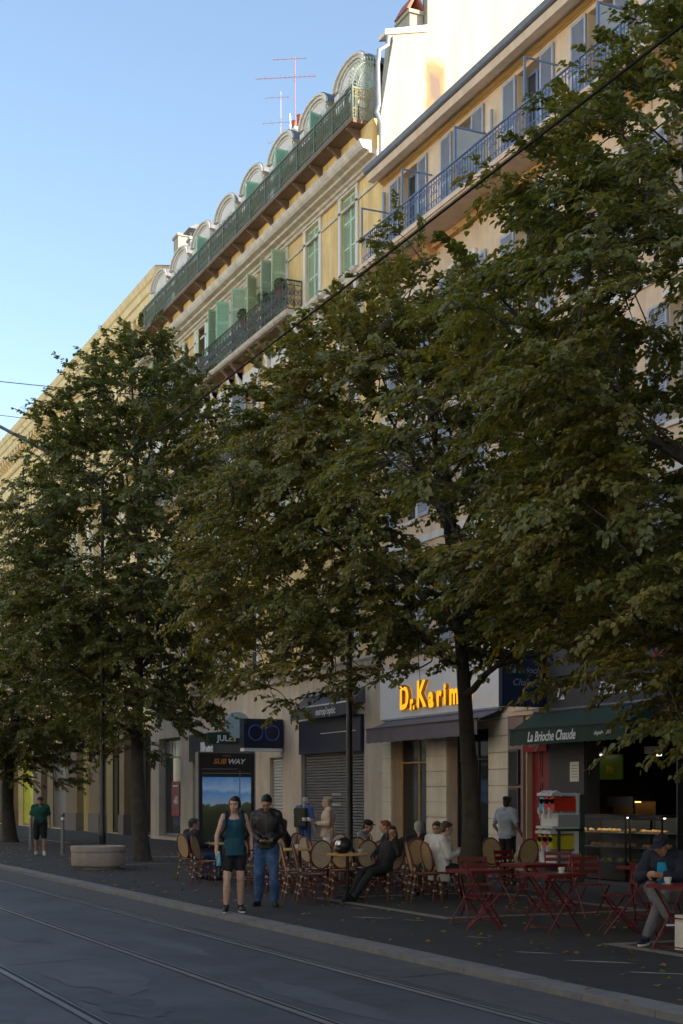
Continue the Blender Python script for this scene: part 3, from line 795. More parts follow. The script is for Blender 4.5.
def m_dormer():
    b = MB(); w = .98; n = 18                                        # origin: front face, bottom centre
    arc = lambda r, x, zb=1.88, kz=.50: [(x, r*math.cos(math.pi*i/n), zb+kz*r*math.sin(math.pi*i/n)) for i in range(n+1)]
    b.mi = 0
    b.prism([(0,-w+.12,0), (0,w-.12,0)]+arc(w-.12, 0), (.35, 0, 0))
    for r0, r1, x0, x1 in ((w-.12, w+.02, -.08, .2), (w+.02, w+.12, -.15, .26), (w-.27, w-.19, -.04, .0)):
        A = arc(r0, x0); B = arc(r1, x0); D = arc(r0, x1); E_ = arc(r1, x1)
        vs = A+B+D+E_; m_ = n+1; fs = []
        for i in range(n): fs += [(i, i+1, m_+i+1, m_+i), (m_+i, m_+i+1, 3*m_+i+1, 3*m_+i), (i, 2*m_+i, 2*m_+i+1, i+1)]
        fs += [(0, m_, 3*m_, 2*m_), (n, m_+n, 3*m_+n, 2*m_+n)]
        b.add(vs, fs)
    for s in (-1, 1):
        y0, y1 = sorted((s*(w-.30), s*(w-.02))); b.box(-.07, -.002, y0, y1, 0, 1.72); b.box(-.11, -.002, y0-.03, y1+.03, 1.60, 1.76)
    b.box(-.05, -.002, -.60, .60, 1.78, 1.86)
    front = b.mesh('dormer', M['white_trim'])
    b = MB(); A = arc(w+.15, -.11); B = arc(w+.02, 1.3); b.add(A+B, [(i, i+1, n+1+i+1, n+1+i) for i in range(n)], True)
    b.quad((.36,-w+.14,0), (.36,-w+.14,1.78), (1.3,-w+.14,1.78), (1.3,-w+.14,0)); b.quad((.36,w-.14,0), (1.3,w-.14,0), (1.3,w-.14,1.78), (.36,w-.14,1.78))
    back = b.mesh('dormer_roof', M['slate'])
    b = MB(); b.box(-.03, -.0015, -.46, .46, .05, 1.76); fr = b.mesh('window', M['pane'])
    b = MB()
    for y in (-.46, -.035, .39): b.box(-.06, -.031, y, y+.07, .05, 1.76)
    for z in (.05, .9, 1.69): b.box(-.055, -.0315, -.39, .39, z, z+.07)
    return front, back, fr, b.mesh('window_frame', M['window_frame'])
df, dk, dw, dfr = m_dormer()
for k, c in enumerate(cB):
    o = obj('dormer', df, bB, (17.25, c-.1, 20.3)); inB(o)
    obj('dormer_roof', dk, o); obj('window', dw, o); obj('window_frame', dfr, o)
    if k in (1, 2, 3, 5): shutter(o, .46, 1.66, 'mint_shutter', -.48, -.07, R_({1: 112, 2: 100, 3: 96, 5: 110}[k]), 2, .07, .05)
# roof furniture
def chimney(label, loc, w, d, h, pots, m='gable_render', cowl=False):
    t = thing('chimney', label, 'chimney', loc)
    b = MB(); b.box(-w/2, w/2, -d/2, d/2, 0, h); b.box(-w/2-.05, w/2+.05, -d/2-.05, d/2+.05, h, h+.1); b.build('stack', M[m], t)
    for (x, y) in pots:
        b = MB(); b.lathe([(.10,h+.1),(.12,h+.12),(.09,h+.5),(.12,h+.55)], 10, (x, y, 0)); b.build('chimney_pot', M['terracotta'], t)
    if cowl:
        b = MB()
        for px in (-.18, .18):
            for py in (-.18, .18): b.tube([(px, py, h+.1), (px, py, h+.38)], .015, 5)
        b.prism([(-.34,-.4,h+.38),(.34,-.4,h+.38),(0,-.4,h+.58)], (0,.8,0)); b.build('cowl', M['slate'], t)
    return t
chimney('plain whitewashed chimney block above the leftmost dormers of the yellow building', (18.3, 55.3, 20.1), .5, .6, 4.3, [])
chimney('small chimney with dark roofed cowl behind the dormers near the whitewashed block', (18.3, 53.8, 21.5), .4, .4, 2.25, [], 'grey_stone', True)
chimney('white chimney with dark clay pots at the foot of the tv aerials', (18.6, 44.0, 21.6), .4, .7, 2.3, [(0,-.25),(0,.2)], 'white_trim')
t = chimney('pale chimney with a tilted red clay cap on the bright gable edge', (18.35, 35.3, 22.3), .42, .8, 1.05, [], 'gable_render')
b = MB(); b.prism([(-.3,-.4,1.17),(-.05,-.4,1.62),(.02,-.4,1.62),(-.2,-.4,1.17)], (0,.8,0)); b.prism([(.3,-.4,1.17),(.05,-.4,1.60),(-.02,-.4,1.60),(.2,-.4,1.17)], (0,.8,0)); b.build('tile_cap', M['terracotta'], t)
def antenna(label, loc, h, arms, m, tilt=0):
    t = thing('tv_antenna', label, 'antenna', loc, yaw_to(.85, -.5))
    MB().tube([(0,0,0),(0,0,h)], .016, 6).build('mast', M[m], t)
    for (z, ln, ne, el) in arms:
        b = MB(); dy = -1
        b.tube([(0, ln*.35, z), (0, -ln*.65, z)], .011, 5)
        for i in range(ne):
            y = ln*.35-ln*i/(ne-1); b.tube([(-el/2, y, z+.02), (el/2, y, z+.02)], .008, 4)
        if el > .3:
            b.tube([(-.1, ln*.35, z-.28), (0, ln*.35, z), (-.1, ln*.35, z+.28)], .010, 4); b.tube([(.1, ln*.35, z-.28), (0, ln*.35, z), (.1, ln*.35, z+.28)], .010, 4)
        b.build('aerial', M[m], t)
    return t
antenna('tall reddish tv aerial with a long toothed boom above the dormers', (19.2, 45.6, 23.0), 4.4, [(3.72, 2.1, 13, .30), (4.36, 1.2, 6, .16)], 'antenna_red')
antenna('short pale tv aerial mast beside the taller reddish one', (19.2, 46.9, 22.8), 4.0, [(3.8, .9, 4, .3), (2.9, 1.0, 4, .5), (2.2, .7, 3, .5)], 'antenna')

# ================================================================== far cream building with the deep bracketed cornice
X3 = 18.1; YC0, YC1 = 56.0, 118.0
bC = thing('apartment_building', 'long cream building with a deep bracketed cornice beyond the yellow one', 'building', (X3, 87, 0))
OC = Vector((-X3, -87, 0))
def inC(o): o.location = Vector(o.location)+OC; return o
cC = [58.2+3.1*k for k in range(19)]
ops = []
for z, h in ((17.6, 2.5), (12.6, 3.0), (7.2, 3.0)): ops += [(c-.6, c+.6, z, z+h) for c in cC]
gC = []
yy = 57.6
pil = [(61.99,62.5),(66.1,67.8),(70.4,72.4),(78.3,80.0),(86,87.8),(94,95.5),(102,103.5),(110,111.5)]
ed = [57.2]+[v for p_ in pil for v in p_]
gaps = [(57.4, 61.8), (62.6, 66.0), (67.9, 70.3), (72.6, 78.2), (80.2, 85.8), (88, 93.8), (95.7, 101.8), (103.7, 109.8)]
b = MB(); cells(b, X3, YC0, YC1, 0, 23.0, ops+[(a, c, 0.02, 4.6) for a, c in gaps], .35); shell(b, X3, 27, YC0, YC1, 23.0)
inC(b.build('wall', M['cream_stucco'], bC))
b = MB()
prof = [(18.098,21.55),(17.98,21.55),(17.94,21.7),(17.94,22.25),(17.55,22.28),(17.52,22.36),(17.5,22.62),(17.42,22.66),(17.40,22.95),(17.33,23.0),(17.28,23.15),(17.26,23.3),(17.30,23.36),(18.098,23.45)]
b.prism_y(prof, YC0-.15, YC1)
y = YC0+.2
while y < YC1:
    b.prism_y([(17.938,21.78),(17.85,21.80),(17.72,21.95),(17.60,22.02),(17.575,22.277),(17.938,22.249)], y, y+.30); y += .72
y = YC0+.1
while y < YC1: b.box(17.96, 18.096, y, y+.18, 21.40, 21.545); y += .36
b.box(17.99, 18.097, YC0, YC1, 20.9, 21.05)
inC(b.build('cornice', M['cream_stucco'], bC))
b = MB(); b.prism([(17.4,YC0,23.452),(22,YC0,24.1),(27,YC0,23.452)], (0, YC1-YC0, 0)); inC(b.build('roof', M['terracotta'], bC))
b = MB()
for c in cC:
    for z, h in ((17.6, 2.5), (12.6, 3.0), (7.2, 3.0)):
        for s in (-1, 1):
            a0, a1 = sorted((c+s*.6, c+s*.85)); b.box(X3-.09, X3-.002, a0, a1, z-.05, z+h)
        b.box(X3-.10, X3-.002, c-.88, c+.88, z+h+.002, z+h+.22)
    for z in (15.85,):
        b.prism([(X3-.42,c-1.25,z),(X3-.42,c+1.25,z),(X3-.42,c,z+.62)], (.418, 0, 0)); 
    b.box(X3-.35, X3-.002, c-1.15, c+1.15, 10.45, 10.62)
for z in (16.9, 11.7, 6.2): b.prism_y([(X3-.002,z),(X3-.16,z+.05),(X3-.22,z+.2),(X3-.22,z+.28),(X3-.002,z+.3)], YC0, YC1)
for k in range(20):
    y = 56.65+3.1*k; b.box(X3-.12, X3-.0025, y-.22, y+.22, 6.6, 16.85); b.box(X3-.10, X3-.0025, y-.2, y+.2, 17.22, 20.88)
inC(b.build('trim', M['cream_stucco'], bC))
for c in cC[:12]:
    for z, h in ((17.6, 2.5), (12.6, 3.0), (7.2, 3.0)):
        w = inC(window(bC, X3, c, z, 1.2, h, 'window_frame', .25, True, 2))
        if z < 17:
            for s in (0, 1): shutter(w, .55, h-.1, 'blue_shutter', .9 if s else -1.45, -.3, 0, 3, .03, .06)
for i, (a, c) in enumerate(gaps):
    lit = i in (2, 4)
    if lit: o = shop_window(a, c, .02, 4.6, 'grey_metal', X3+.33, 1, glass='lit_yellow_glass')
    elif i == 3: o = shop_window(a, c, .02, 4.6, 'roller_shutter', X3+.33, 0, glass='roller_shutter')
    else: o = shop_window(a, c, .02, 4.6, 'black_frame', X3+.33, 3)
    o.parent = bC; inC(o)
for a, c in zip([x[1] for x in gaps[:-1]]+[YC0+.02], [x[0] for x in gaps[1:]]+[57.35]):
    b = MB(); b.box(X3-.35, X3-.002, a+.02, c-.02, .9, 5.2); b.mi = 1; b.box(X3-.40, X3-.002, a-.02, c+.02, .0, .895); b.mi = 0
    b.box(X3-.42, X3-.002, a-.05, c+.05, 5.202, 5.45)
    inC(b.build('pilaster', [M['arcade_stone'], M['plinth_stone']], bC))

# ================================================================== the other side of the street and the neighbours out of frame
def plain_block(label, xf, depth, y0, y1, h, m, side):
    """xf: facade plane; side -1 looks to -X, +1 looks to +X"""
    t = thing('apartment_building', label, 'building', (xf, (y0+y1)/2, 0))
    b = MB(); a, c = (xf, xf+depth) if side < 0 else (xf-depth, xf)
    b.box(a, c, y0, y1, 0, h); o = b.build('wall', M[m], t, (-xf, -(y0+y1)/2, 0))
    b = MB(); w = MB()
    y = y0+1.6
    while y < y1-1:
        for z in np.arange(5.6, h-2.4, 3.4):
            x0, x1 = (xf-.03, xf-.002) if side < 0 else (xf+.002, xf+.03)
            w.box(x0, x1, y-.55, y+.55, z, z+2.2)
            for s in (-1, 1):
                u0, u1 = sorted((y+s*.57, y+s*1.15)); x0, x1 = (xf-.06, xf-.002) if side < 0 else (xf+.002, xf+.06)
                b.box(x0, x1, u0, u1, z, z+2.2)
        y += 3.0
    w.build('windows', M['pane'], t, (-xf, -(y0+y1)/2, 0)); b.build('shutters', M['blue_shutter'], t, (-xf, -(y0+y1)/2, 0))
    x0, x1 = (xf-.5, xf-.004) if side < 0 else (xf+.004, xf+.5)
    MB().box(x0, x1, y0, y1, h-.5, h).build('cornice', M['stone_trim'], t, (-xf, -(y0+y1)/2, 0))
    return t
plain_block('tall cream neighbour building behind the viewer on the shop side', 17.2, 12, -45, 10.9, 19.5, 'cream_stucco', -1)
plain_block('pale apartment building across the tram street', -10.5, 12, -40, 22, 19, 'white_stucco', 1)
plain_block('cream white apartment building further along across the tram street', -10.5, 12, 22.1, 70, 20, 'white_stucco', 1)
plain_block('long pale building at the far end across the tram street', -10.5, 12, 70.1, 140, 19, 'white_stucco', 1)
plain_block('cream building closing the row beyond the long cornice', 18.1, 12, 118.1, 190, 21, 'cream_stucco', -1)
# ================================================================== awnings and signs
def awning(name, label, y0, y1, Xw, zw, Xf, zf, zv, m, edge=None, cheeks=True):
    t = thing(name, label, 'awning', (Xw, (y0+y1)/2, zf)); o = Vector((-Xw, -(y0+y1)/2, -zf))
    b = MB(); n = 10; P = []
    for i in range(n+1):
        u = i/n; P.append((Xw+(Xf-Xw)*u, zw+(zf-zw)*u-.015*math.sin(math.pi*u)))
    vs = [(x, y0, z) for x, z in P]+[(x, y1, z) for x, z in P]
    b.add(vs, [(i, i+1, n+2+i, n+1+i) for i in range(n)], True)
    b.add([(x, y, z-.012) for (x, y, z) in vs], [(i, n+1+i, n+2+i, i+1) for i in range(n)], True)
    if cheeks:
        for y in (y0, y1):
            b.add([(x, y, z) for x, z in P]+[(Xw, y, zf)], [tuple(range(n+2))])
    b.build('canopy', M[m], t, o)
    b = MB(); k = 60; vs = []
    for i in range(k+1):
        y = y0+(y1-y0)*i/k; w = .012*math.sin(i*.9)
        vs += [(Xf-.004, y, zf), (Xf-.004+w, y, zv+.008*math.sin(i*1.7))]
    b.add(vs, [(2*i, 2*i+1, 2*i+3, 2*i+2) for i in range(k)], True)
    b.add([(x+.008, y, z) for x, y, z in vs], [(2*i, 2*i+2, 2*i+3, 2*i+1) for i in range(k)], True)
    b.build('valance', M[m], t, o)
    b = MB(); b.box(Xf-.02, Xf+.03, y0, y1, zf-.005, zf+.035); b.build('front_bar', M[edge or 'black_paint'], t, o)
    b = MB()
    for y in (y0+.15, y1-.15): b.tube([(Xw, y, zf+.05), ((Xw+Xf)/2, y+.05, zf-.02), (Xf+.02, y, zf)], .018, 6)
    b.tube([(Xw-.04, y0, zw), (Xw-.04, y1, zw)], .05, 8)
    b.build('arm', M['grey_metal'], t, o)
    return t, o
def letters(parent, o, s, size, m, face, loc, extrude=.008, shear=0, bold=0, sx=1.0, spacing=1.0, name='lettering'):
    me = text_mesh(s, size, M[m], face, extrude, shear, bold, sx, spacing)
    return obj(name, me, parent, Vector(loc)+Vector(o))
t, o = awning('awning', 'dark green bakery awning with white script lettering', 22.55, 26.8, 17.08, 3.55, 16.4, 3.12, 2.79, 'green_awning')
letters(t, o, 'La Brioche Chaude', .30, 'white_letter', FAC, (16.378, 25.15, 2.945), .003, .32, .004, .78)
letters(t, o, 'depuis 1967', .12, 'white_letter', FAC, (16.378, 23.3, 2.945), .002, .3, .001)
t, o = awning('awning', 'charcoal awning with silver front bar over the closed optician shutter', 35.78, 40.0, 17.19, 4.72, 16.7, 4.33, 3.99, 'charcoal_awning', 'silver_edge')
letters(t, o, "europ'optic", .30, 'white_letter', FAC, (16.678, 37.35, 4.15), .003, 0, .002)
t, o = awning('awning', 'dark grey awning above the cream shop with orange letters', 28.3, 34.15, 17.10, 3.72, 16.45, 3.46, 3.10, 'grey_awning', cheeks=False)

def board(name, label, cat, lo, hi, m, parts=None):
    c = ((lo[0]+hi[0])/2, (lo[1]+hi[1])/2, (lo[2]+hi[2])/2)
    t = thing(name, label, cat, c); o = Vector([-v for v in c])
    b = MB(); b.box(lo[0], hi[0], lo[1], hi[1], lo[2], hi[2]); b.build('panel', M[m], t, o)
    return t, o
t, o = board('shop_sign', 'white shop fascia with thick orange letters above the grey awning', 'sign', (17.09, 28.2, 3.76), (17.195, 34.62, 5.02), 'shop_white')
x = 33.25
for s_, sz_, z_, w_ in (('D', .86, 4.24, .50), ('r.', .50, 4.10, .36), ('K', .92, 4.27, .54), ('a', .74, 4.18, .46), ('r', .74, 4.18, .32), ('i', .74, 4.20, .22), ('m', .74, 4.18, .66), ("'s", .66, 4.20, .4)):
    me = text_mesh(s_, sz_, [M['orange_letter'], M['orange_side']], FAC, .05, 0, .030, .82)
    for p in me.polygons:
        if abs(p.normal.x) < .7: p.material_index = 1
    obj('letter', me, t, Vector((17.03, x-w_/2, z_))+o); x -= w_+.03
t, o = board('shop_sign', 'dark navy hanging sign with white script beside the bakery awning', 'sign', (15.92, 26.33, 3.63), (17.13, 26.47, 4.85), 'navy_sign')
letters(t, o, 'La Brioche', .21, 'dim_letter', BLD, (16.52, 26.325, 4.42), .002, .3, 0)
letters(t, o, 'Chaude', .21, 'dim_letter', BLD, (16.50, 26.325, 4.15), .002, .3, 0)
letters(t, o, 'depuis 1967', .08, 'dim_letter', BLD, (16.50, 26.325, 3.82), .002, .3, 0)
t, o = board('shop_sign', 'dark bakery fascia board with white handwritten script above the green awning', 'sign', (17.0, 20.4, 3.58), (17.075, 26.25, 4.22), 'charcoal_stone')
letters(t, o, 'Pâtisserie', .38, 'white_letter', FAC, (16.985, 23.6, 3.88), .004, .35, .004)
letters(t, o, 'La', .34, 'white_letter', FAC, (16.985, 25.7, 3.86), .004, .35, .004)
t, o = board('shop_sign', 'dark board with white block letters and red squares high over the bakery', 'sign', (17.0, 20.4, 4.26), (17.075, 26.25, 5.0), 'charcoal_stone')
letters(t, o, 'Play', .38, 'white_letter', FAC, (16.985, 23.3, 4.66), .006, 0, .012)
for y, z in ((24.1, 4.42), (22.3, 4.36)): MB().box(16.98, 16.998, y-.17, y+.17, z-.1, z+.12).build('red_square', M['poster_red'], t, o)
t, o = board('shop_sign', 'navy blade sign with a pair of blue neon spectacles', 'sign', (15.83, 41.70, 3.22), (17.15, 42.08, 4.14), 'navy_sign')
b = MB()
for cx in (16.22, 16.78): b.tube([(cx+.235*math.cos(a), 41.685, 3.70+.235*math.sin(a)) for a in [k*math.pi/10 for k in range(20)]], .022, 6, True)
b.tube([(16.43, 41.685, 3.78), (16.50, 41.685, 3.83), (16.57, 41.685, 3.78)], .022, 6); b.build('neon_spectacles', M['blue_tube'], t, o)
MB().box(15.85, 17.13, 41.71, 42.07, 3.12, 3.218).build('pale_underside', M['shop_white'], t, o)  # plain pale box along the underside of the sign
t = thing('shop_sign', 'round pale blue disc sign behind the spectacles sign', 'sign', (16.45, 43.9, 4.05))
b = MB(); b.prism([(.43*math.cos(a), -.05, .43*math.sin(a)) for a in [k*math.pi/16 for k in range(32)]], (0, .1, 0)); b.build('disc', M['pale_blue_disc'], t)
MB().tube([(.40,0,0),(.75,0,0)], .03, 6).build('bracket', M['grey_metal'], t)
t, o = board('shop_sign', 'small dark green blade sign reading JULES', 'sign', (15.5, 44.15, 3.42), (16.75, 44.3, 3.80), 'jules_green')
letters(t, o, 'JULES', .27, 'white_letter', BLD, (16.15, 44.14, 3.61), .004, 0, .006)
MB().tube([(16.75,44.22,3.6),(17.19,44.22,3.6)], .03, 6).build('bracket', M['grey_metal'], t, o)
t, o = board('shop_sign', 'brown fascia with tall white letters over the clothes shop entrance', 'sign', (17.02, 44.4, 3.0), (17.19, 50.6, 3.99), 'shop_dark')
letters(t, o, 'llhes', .66, 'white_letter', FAC, (17.0, 48.55, 3.40), .01, 0, .02, 1.15)
# advertising panel, double sided, across the pavement
t = thing('advertising_panel', 'black advertising display with a poster of blue sky and hills', 'advertising panel', (13.36, 36.5, 0))
b = MB(); b.box(-.81, .81, 0, .2, .1, 2.87); b.box(-.6, .6, .03, .17, 0, .1); b.build('case', M['black_frame'], t)
MB().box(-.70, .70, -.012, -.002, .42, 2.22).build('poster', M['poster'], t)
b = MB(); b.box(-.83, -.80, -.02, .22, .05, 2.89); b.box(.80, .83, -.02, .22, .05, 2.89); b.box(-.80, .80, -.02, .22, 2.872, 2.90); b.build('frame', M['grey_metal'], t)
b = MB(); b.box(-.72, .3, -.006, -.001, 2.43, 2.45); b.box(-.72, .70, -.006, -.001, 2.31, 2.335); b.box(.36, .385, -.02, -.013, .5, 2.4); b.build('trim_line', M['grey_metal'], t)
obj('lettering', text_mesh('SUB', .19, M['orange_side'], BLD, .003, .25, .006, 1.1), t, (-.21, -.012, 2.64))
obj('lettering', text_mesh('WAY', .19, M['white_letter'], BLD, .003, .25, .006, 1.1), t, (.26, -.012, 2.64))
MB().box(-.12, .12, -.006, -.001, 2.79, 2.805).build('trim_line', M['dim_letter'], t)
# optician: navy panel, roller shutter, white shutter beside it
t, o = board('shop_sign', 'navy panel under the charcoal awning with a thin pale line', 'sign', (17.10, 35.9, 2.98), (17.195, 40.3, 4.0), 'navy_sign')
MB().box(17.08, 17.098, 36.2, 38.6, 3.55, 3.57).build('trim_line', M['white_letter'], t, o)
def roller(y0, y1, z1, X, m, pitch=.085):
    b = MB(); z = .02
    while z < z1:
        b.prism_y([(X, z), (X-.02, z+.012), (X-.02, z+pitch-.03), (X, z+pitch-.012), (X+.012, z+pitch-.012), (X+.012, z)], y0, y1); z += pitch
    return b
o = inB(roller(35.87, 40.33, 3.95, X2+.12, 'roller_shutter').build('roller_shutter', M['roller_shutter'], bB))
b = MB()
for y in (35.9, 40.25): b.box(X2+.05, X2+.099, y-.04, y+.05, 0, 3.97)
for z in (1.42, 1.72): b.box(X2+.090, X2+.0985, 37.6, 38.25, z, z+.07)
obj('guide_rail', b.mesh('guide_rail', M['steel']), o)
inB(roller(41.87, 42.93, 2.93, X2+.15, 'roller_white', .10).build('roller_shutter', M['roller_white'], bB))
# clothes shop: entrance and window with its poster
o = shop_window(44.32, 50.68, .02, 3.98, 'black_frame', X2+.33, 3); o.parent = bB; inB(o)
o = shop_window(52.17, 54.88, .14, 3.98, 'grey_metal', X2+.30, 0); o.parent = bB; inB(o)
ps = MB().box(X2+.25, X2+.258, 53.05, 54.05, .95, 2.30).mesh('poster', M['poster_red'])
p = obj('poster', ps, o); 
obj('lettering', text_mesh('-60', .42, M['white_letter'], FAC, .003, 0, .012), o, (X2+.243, 53.5, 1.55)); obj('printed_line', MB().box(X2+.2465, X2+.2485, 53.25, 53.85, 2.10, 2.15).mesh('printed_line', M['white_letter']), o)
b = MB()
for i in range(6): b.box(X2+.26, X2+.27, 52.3+.42*i, 52.66+.42*i, 3.28, 3.9)
obj('vent_panel', b.mesh('vent_panel', M['steel']), o)
b = MB(); b.box(X2+.5, X2+.56, 52.5, 54.6, .2, 3.2); obj('backdrop', b.mesh('backdrop', M['pale_blue_disc']), o)
# bakery bits
t, o = board('shop_sign', 'red coffee sign with white italic letters over the red door', 'sign', (17.12, 26.45, 2.68), (17.17, 27.35, 3.12), 'poster_red')
letters(t, o, 'illy', .42, 'mauve_stone', FAC, (17.11, 26.92, 2.92), .004, .3, .012)
for (y, z0, z1) in ((27.75, 1.95, 2.75), (27.75, .95, 1.88)):
    t, o = board('wall_panel', 'black menu panel on the mauve pier, %s of the two' % ('upper' if z0 > 1.9 else 'lower'), 'panel', (17.07, y-.22, z0), (17.125, y+.22, z1), 'black_paint')
    b = MB(); b.box(17.06, 17.068, y-.2, y-.18, z0+.02, z1-.02); b.box(17.06, 17.068, y+.18, y+.2, z0+.02, z1-.02); b.box(17.06, 17.068, y-.178, y+.178, z1-.04, z1-.02); b.build('frame', M['grey_metal'], t, o)
t, o = board('notice', 'white paper notice taped on the charcoal bakery pier', 'notice', (17.13, 25.22, 2.0), (17.138, 25.55, 2.42), 'paper')
for i in range(5): MB().box(17.127, 17.1295, 25.27, 25.5, 2.33-.06*i, 2.345-.06*i).build('printed_line', M['grey_metal'], t, o)
# display counter
def display(label, y0, y1, seed):
    r = random.Random(seed); X = 16.75; dpt = .62
    t = thing('display_case', label, 'display case', (X, (y0+y1)/2, 0)); o = Vector((-X, -(y0+y1)/2, 0))
    b = MB(); w = .035; z0, z1 = .12, 1.32
    for y in (y0, y1-w):
        for x in (X, X+dpt-w): b.box(x, x+w, y, y+w, 0, z1)
    b.box(X, X+dpt, y0+w, y1-w, .30, .36); b.box(X, X+.02, y0+w, y1-w, z1-.10, z1-.0505); b.box(X, X+dpt, y0+w, y1-w, z1-.05, z1); b.box(X+dpt-.02, X+dpt-.001, y0+w, y1-w, .36, z1-.05)
    b.box(X+.01, X+dpt-.01, y0+w, y1-w, 0.02, .30)
    b.build('frame', M['black_frame'], t, o)
    for k, z in enumerate((.37, .66, .95)):
        s_ = MB().box(X+.05, X+dpt-.03, y0+.04, y1-.04, z, z+.014).build('shelf', M['grey_metal'], t, o)
        kinds = (['salad', 'bread'], ['pastry', 'bread'], ['bread', 'pastry'])[k]
        for m in kinds:
            b = MB(); y = y0+.09
            while y < y1-.09:
                if r.random() < .55:
                    b.ell((X+.16+r.uniform(-.05,.2), y, z+.045), (.06, .045*r.uniform(.8,1.3), r.uniform(.03,.05)), 8, 5)
                y += .075
            obj('food', b.mesh('food', M[m]), s_)
    MB().box(X+.045, X+.14, y0+.06, y1-.06, z1-.068, z1-.053).build('case_lamp', M['case_lamp'], t, o)
    g = MB().quad((X+.004, y0+w+.002, .37), (X+.004, y1-w-.002, .37), (X+.004, y1-w-.002, z1-.055), (X+.004, y0+w+.002, z1-.055)).build('front_glass', M['case_glass'], t, o)
    return t
display('left glass pastry display case in the bakery front', 23.05, 24.75, 1)
display('right glass pastry display case next to the seated person', 21.9, 22.95, 2)
# inside the bakery
t, o = board('menu_board', 'green lit menu board hanging inside the dark bakery', 'menu board', (18.05, 25.0, 2.05), (18.11, 26.15, 2.58), 'menu_green')
letters(t, o, '99c', .22, 'yellow_juice', FAC, (18.035, 25.35, 2.25), .003, 0, .01)
t = thing('hot_food_cabinet', 'warm lit hot food cabinet glowing behind the display cases', 'food cabinet', (17.75, 24.9, 0))
b = MB(); b.box(0, .6, -.75, .75, .05, 1.18); b.box(.0, .6, -.75, .75, 1.58, 1.68); b.box(-.012, -.002, -.75, .75, 1.46, 1.68); b.box(.56, .6, -.75, .75, 1.18, 1.62)
for y in (-.75, .71): b.box(0, .04, y, y+.04, 1.18, 1.62)
b.build('body', M['black_frame'], t)
b = MB(); r = random.Random(4)
for i in range(16): b.ell((.2+r.uniform(-.06,.15), -.62+.083*i, 1.24), (.07,.05,.045), 8, 5)
b.build('food', M['pastry'], t)
MB().box(.1, .3, -.6, .6, 1.555, 1.578).build('heat_lamp', M['warm_lamp'], t)
for y, z in ((25.6, 2.56), (23.55, 2.50)):
    t = thing('ceiling_lamp', 'small bright strip lamp in the bakery, %s' % ('above the green menu board' if y > 25 else 'right of the two, behind the low branch'), 'lamp', (17.85, y, z), 0, 'strip lamps in the bakery')
    MB().box(-.03, .03, -.17, .17, 0, .035).build('tube', M['strip_lamp'], t); MB().box(-.05, .05, -.3, .3, .052, .2).build('housing', M['grey_metal'], t)
t, o = board('wall_panel', 'dark red poster panel on the back wall of the bakery', 'panel', (19.5, 21.6, .6), (19.55, 23.6, 2.7), 'shop_red')
t = thing('door_post', 'dark post with its lit edge drawn as a pale strip, right end of the bakery front', 'post', (17.0, 21.72, 0)); MB().box(-.03, .03, -.02, .02, .6, 2.6).build('strip', M['silver_edge'], t); MB().box(-.06, .06, -.05, -.021, 0, 3.0).build('post', M['black_frame'], t)  # pale strip stands in for the lit edge of the frame
# drink machines on a green cabinet
def dispenser(label, loc, cols):
    t = thing('drink_dispenser', label, 'drink dispenser', loc)
    b = MB(); b.box(-.02, .52, -.30, .30, 0, .30); b.box(.42, .52, -.29, .29, .30, .69); b.box(-.14, -.02, -.30, .30, 0, .05)
    b.build('body', M['white_plastic'], t)
    MB().box(-.0, .50, -.312, -.302, .03, .27).build('side_panel', M['grey_plastic'], t)
    for i, c in enumerate(cols):
        y = -.19+.19*i
        b = MB(); b.obox((.17, y, .46), (.50, .165, .24)); b.lathe([(.083,-.25),(.083,.25)], 14, (0,0,0))
        v = b.v[8:]; b.v = b.v[:8]+[(.17+p[2], y+p[0], .55+p[1]*.9) for p in v]
        o = b.build('canister', M[c], t)
        b = MB(); b.box(-.13, .44, y-.085, y+.085, .645, .70); b.prism([(-.11,y-.05,.70),(.1,y-.05,.70),(.0,y-.05,.75)], (0,.1,0)); obj('lid', b.mesh('lid', M['white_plastic']), o)
        b = MB(); b.box(-.14, -.085, y-.03, y+.03, .28, .36); b.tube([(-.115,y,.28),(-.115,y,.2)], .014, 6); b.box(-.16, -.141, y-.02, y+.02, .30, .42); obj('tap', b.mesh('tap', M['white_plastic']), o)
    return t
t = thing('drinks_cabinet', 'dark green cabinet carrying two slush drink machines', 'cabinet', (15.42, 23.75, 0))
b = MB(); b.box(.02, .62, -.34, .34, 0, .30); b.box(.53, .62, -.34, .34, .30, 1.72); b.box(.0, .62, -.34, .34, 1.0, 1.045); b.box(.02,.06,-.34,-.30,.30,1.0); b.box(.02,.06,.30,.34,.30,1.0); b.build('body', M['bakery_green'], t)
dispenser('upper white slush machine with blue and red canisters', (15.46, 23.75, 1.05), ['red_juice', 'red_juice', 'cyan_juice'])
dispenser('lower white slush machine with yellow and pink canisters', (15.42, 23.75, .305), ['yellow_juice', 'pink_juice', 'yellow_juice'])

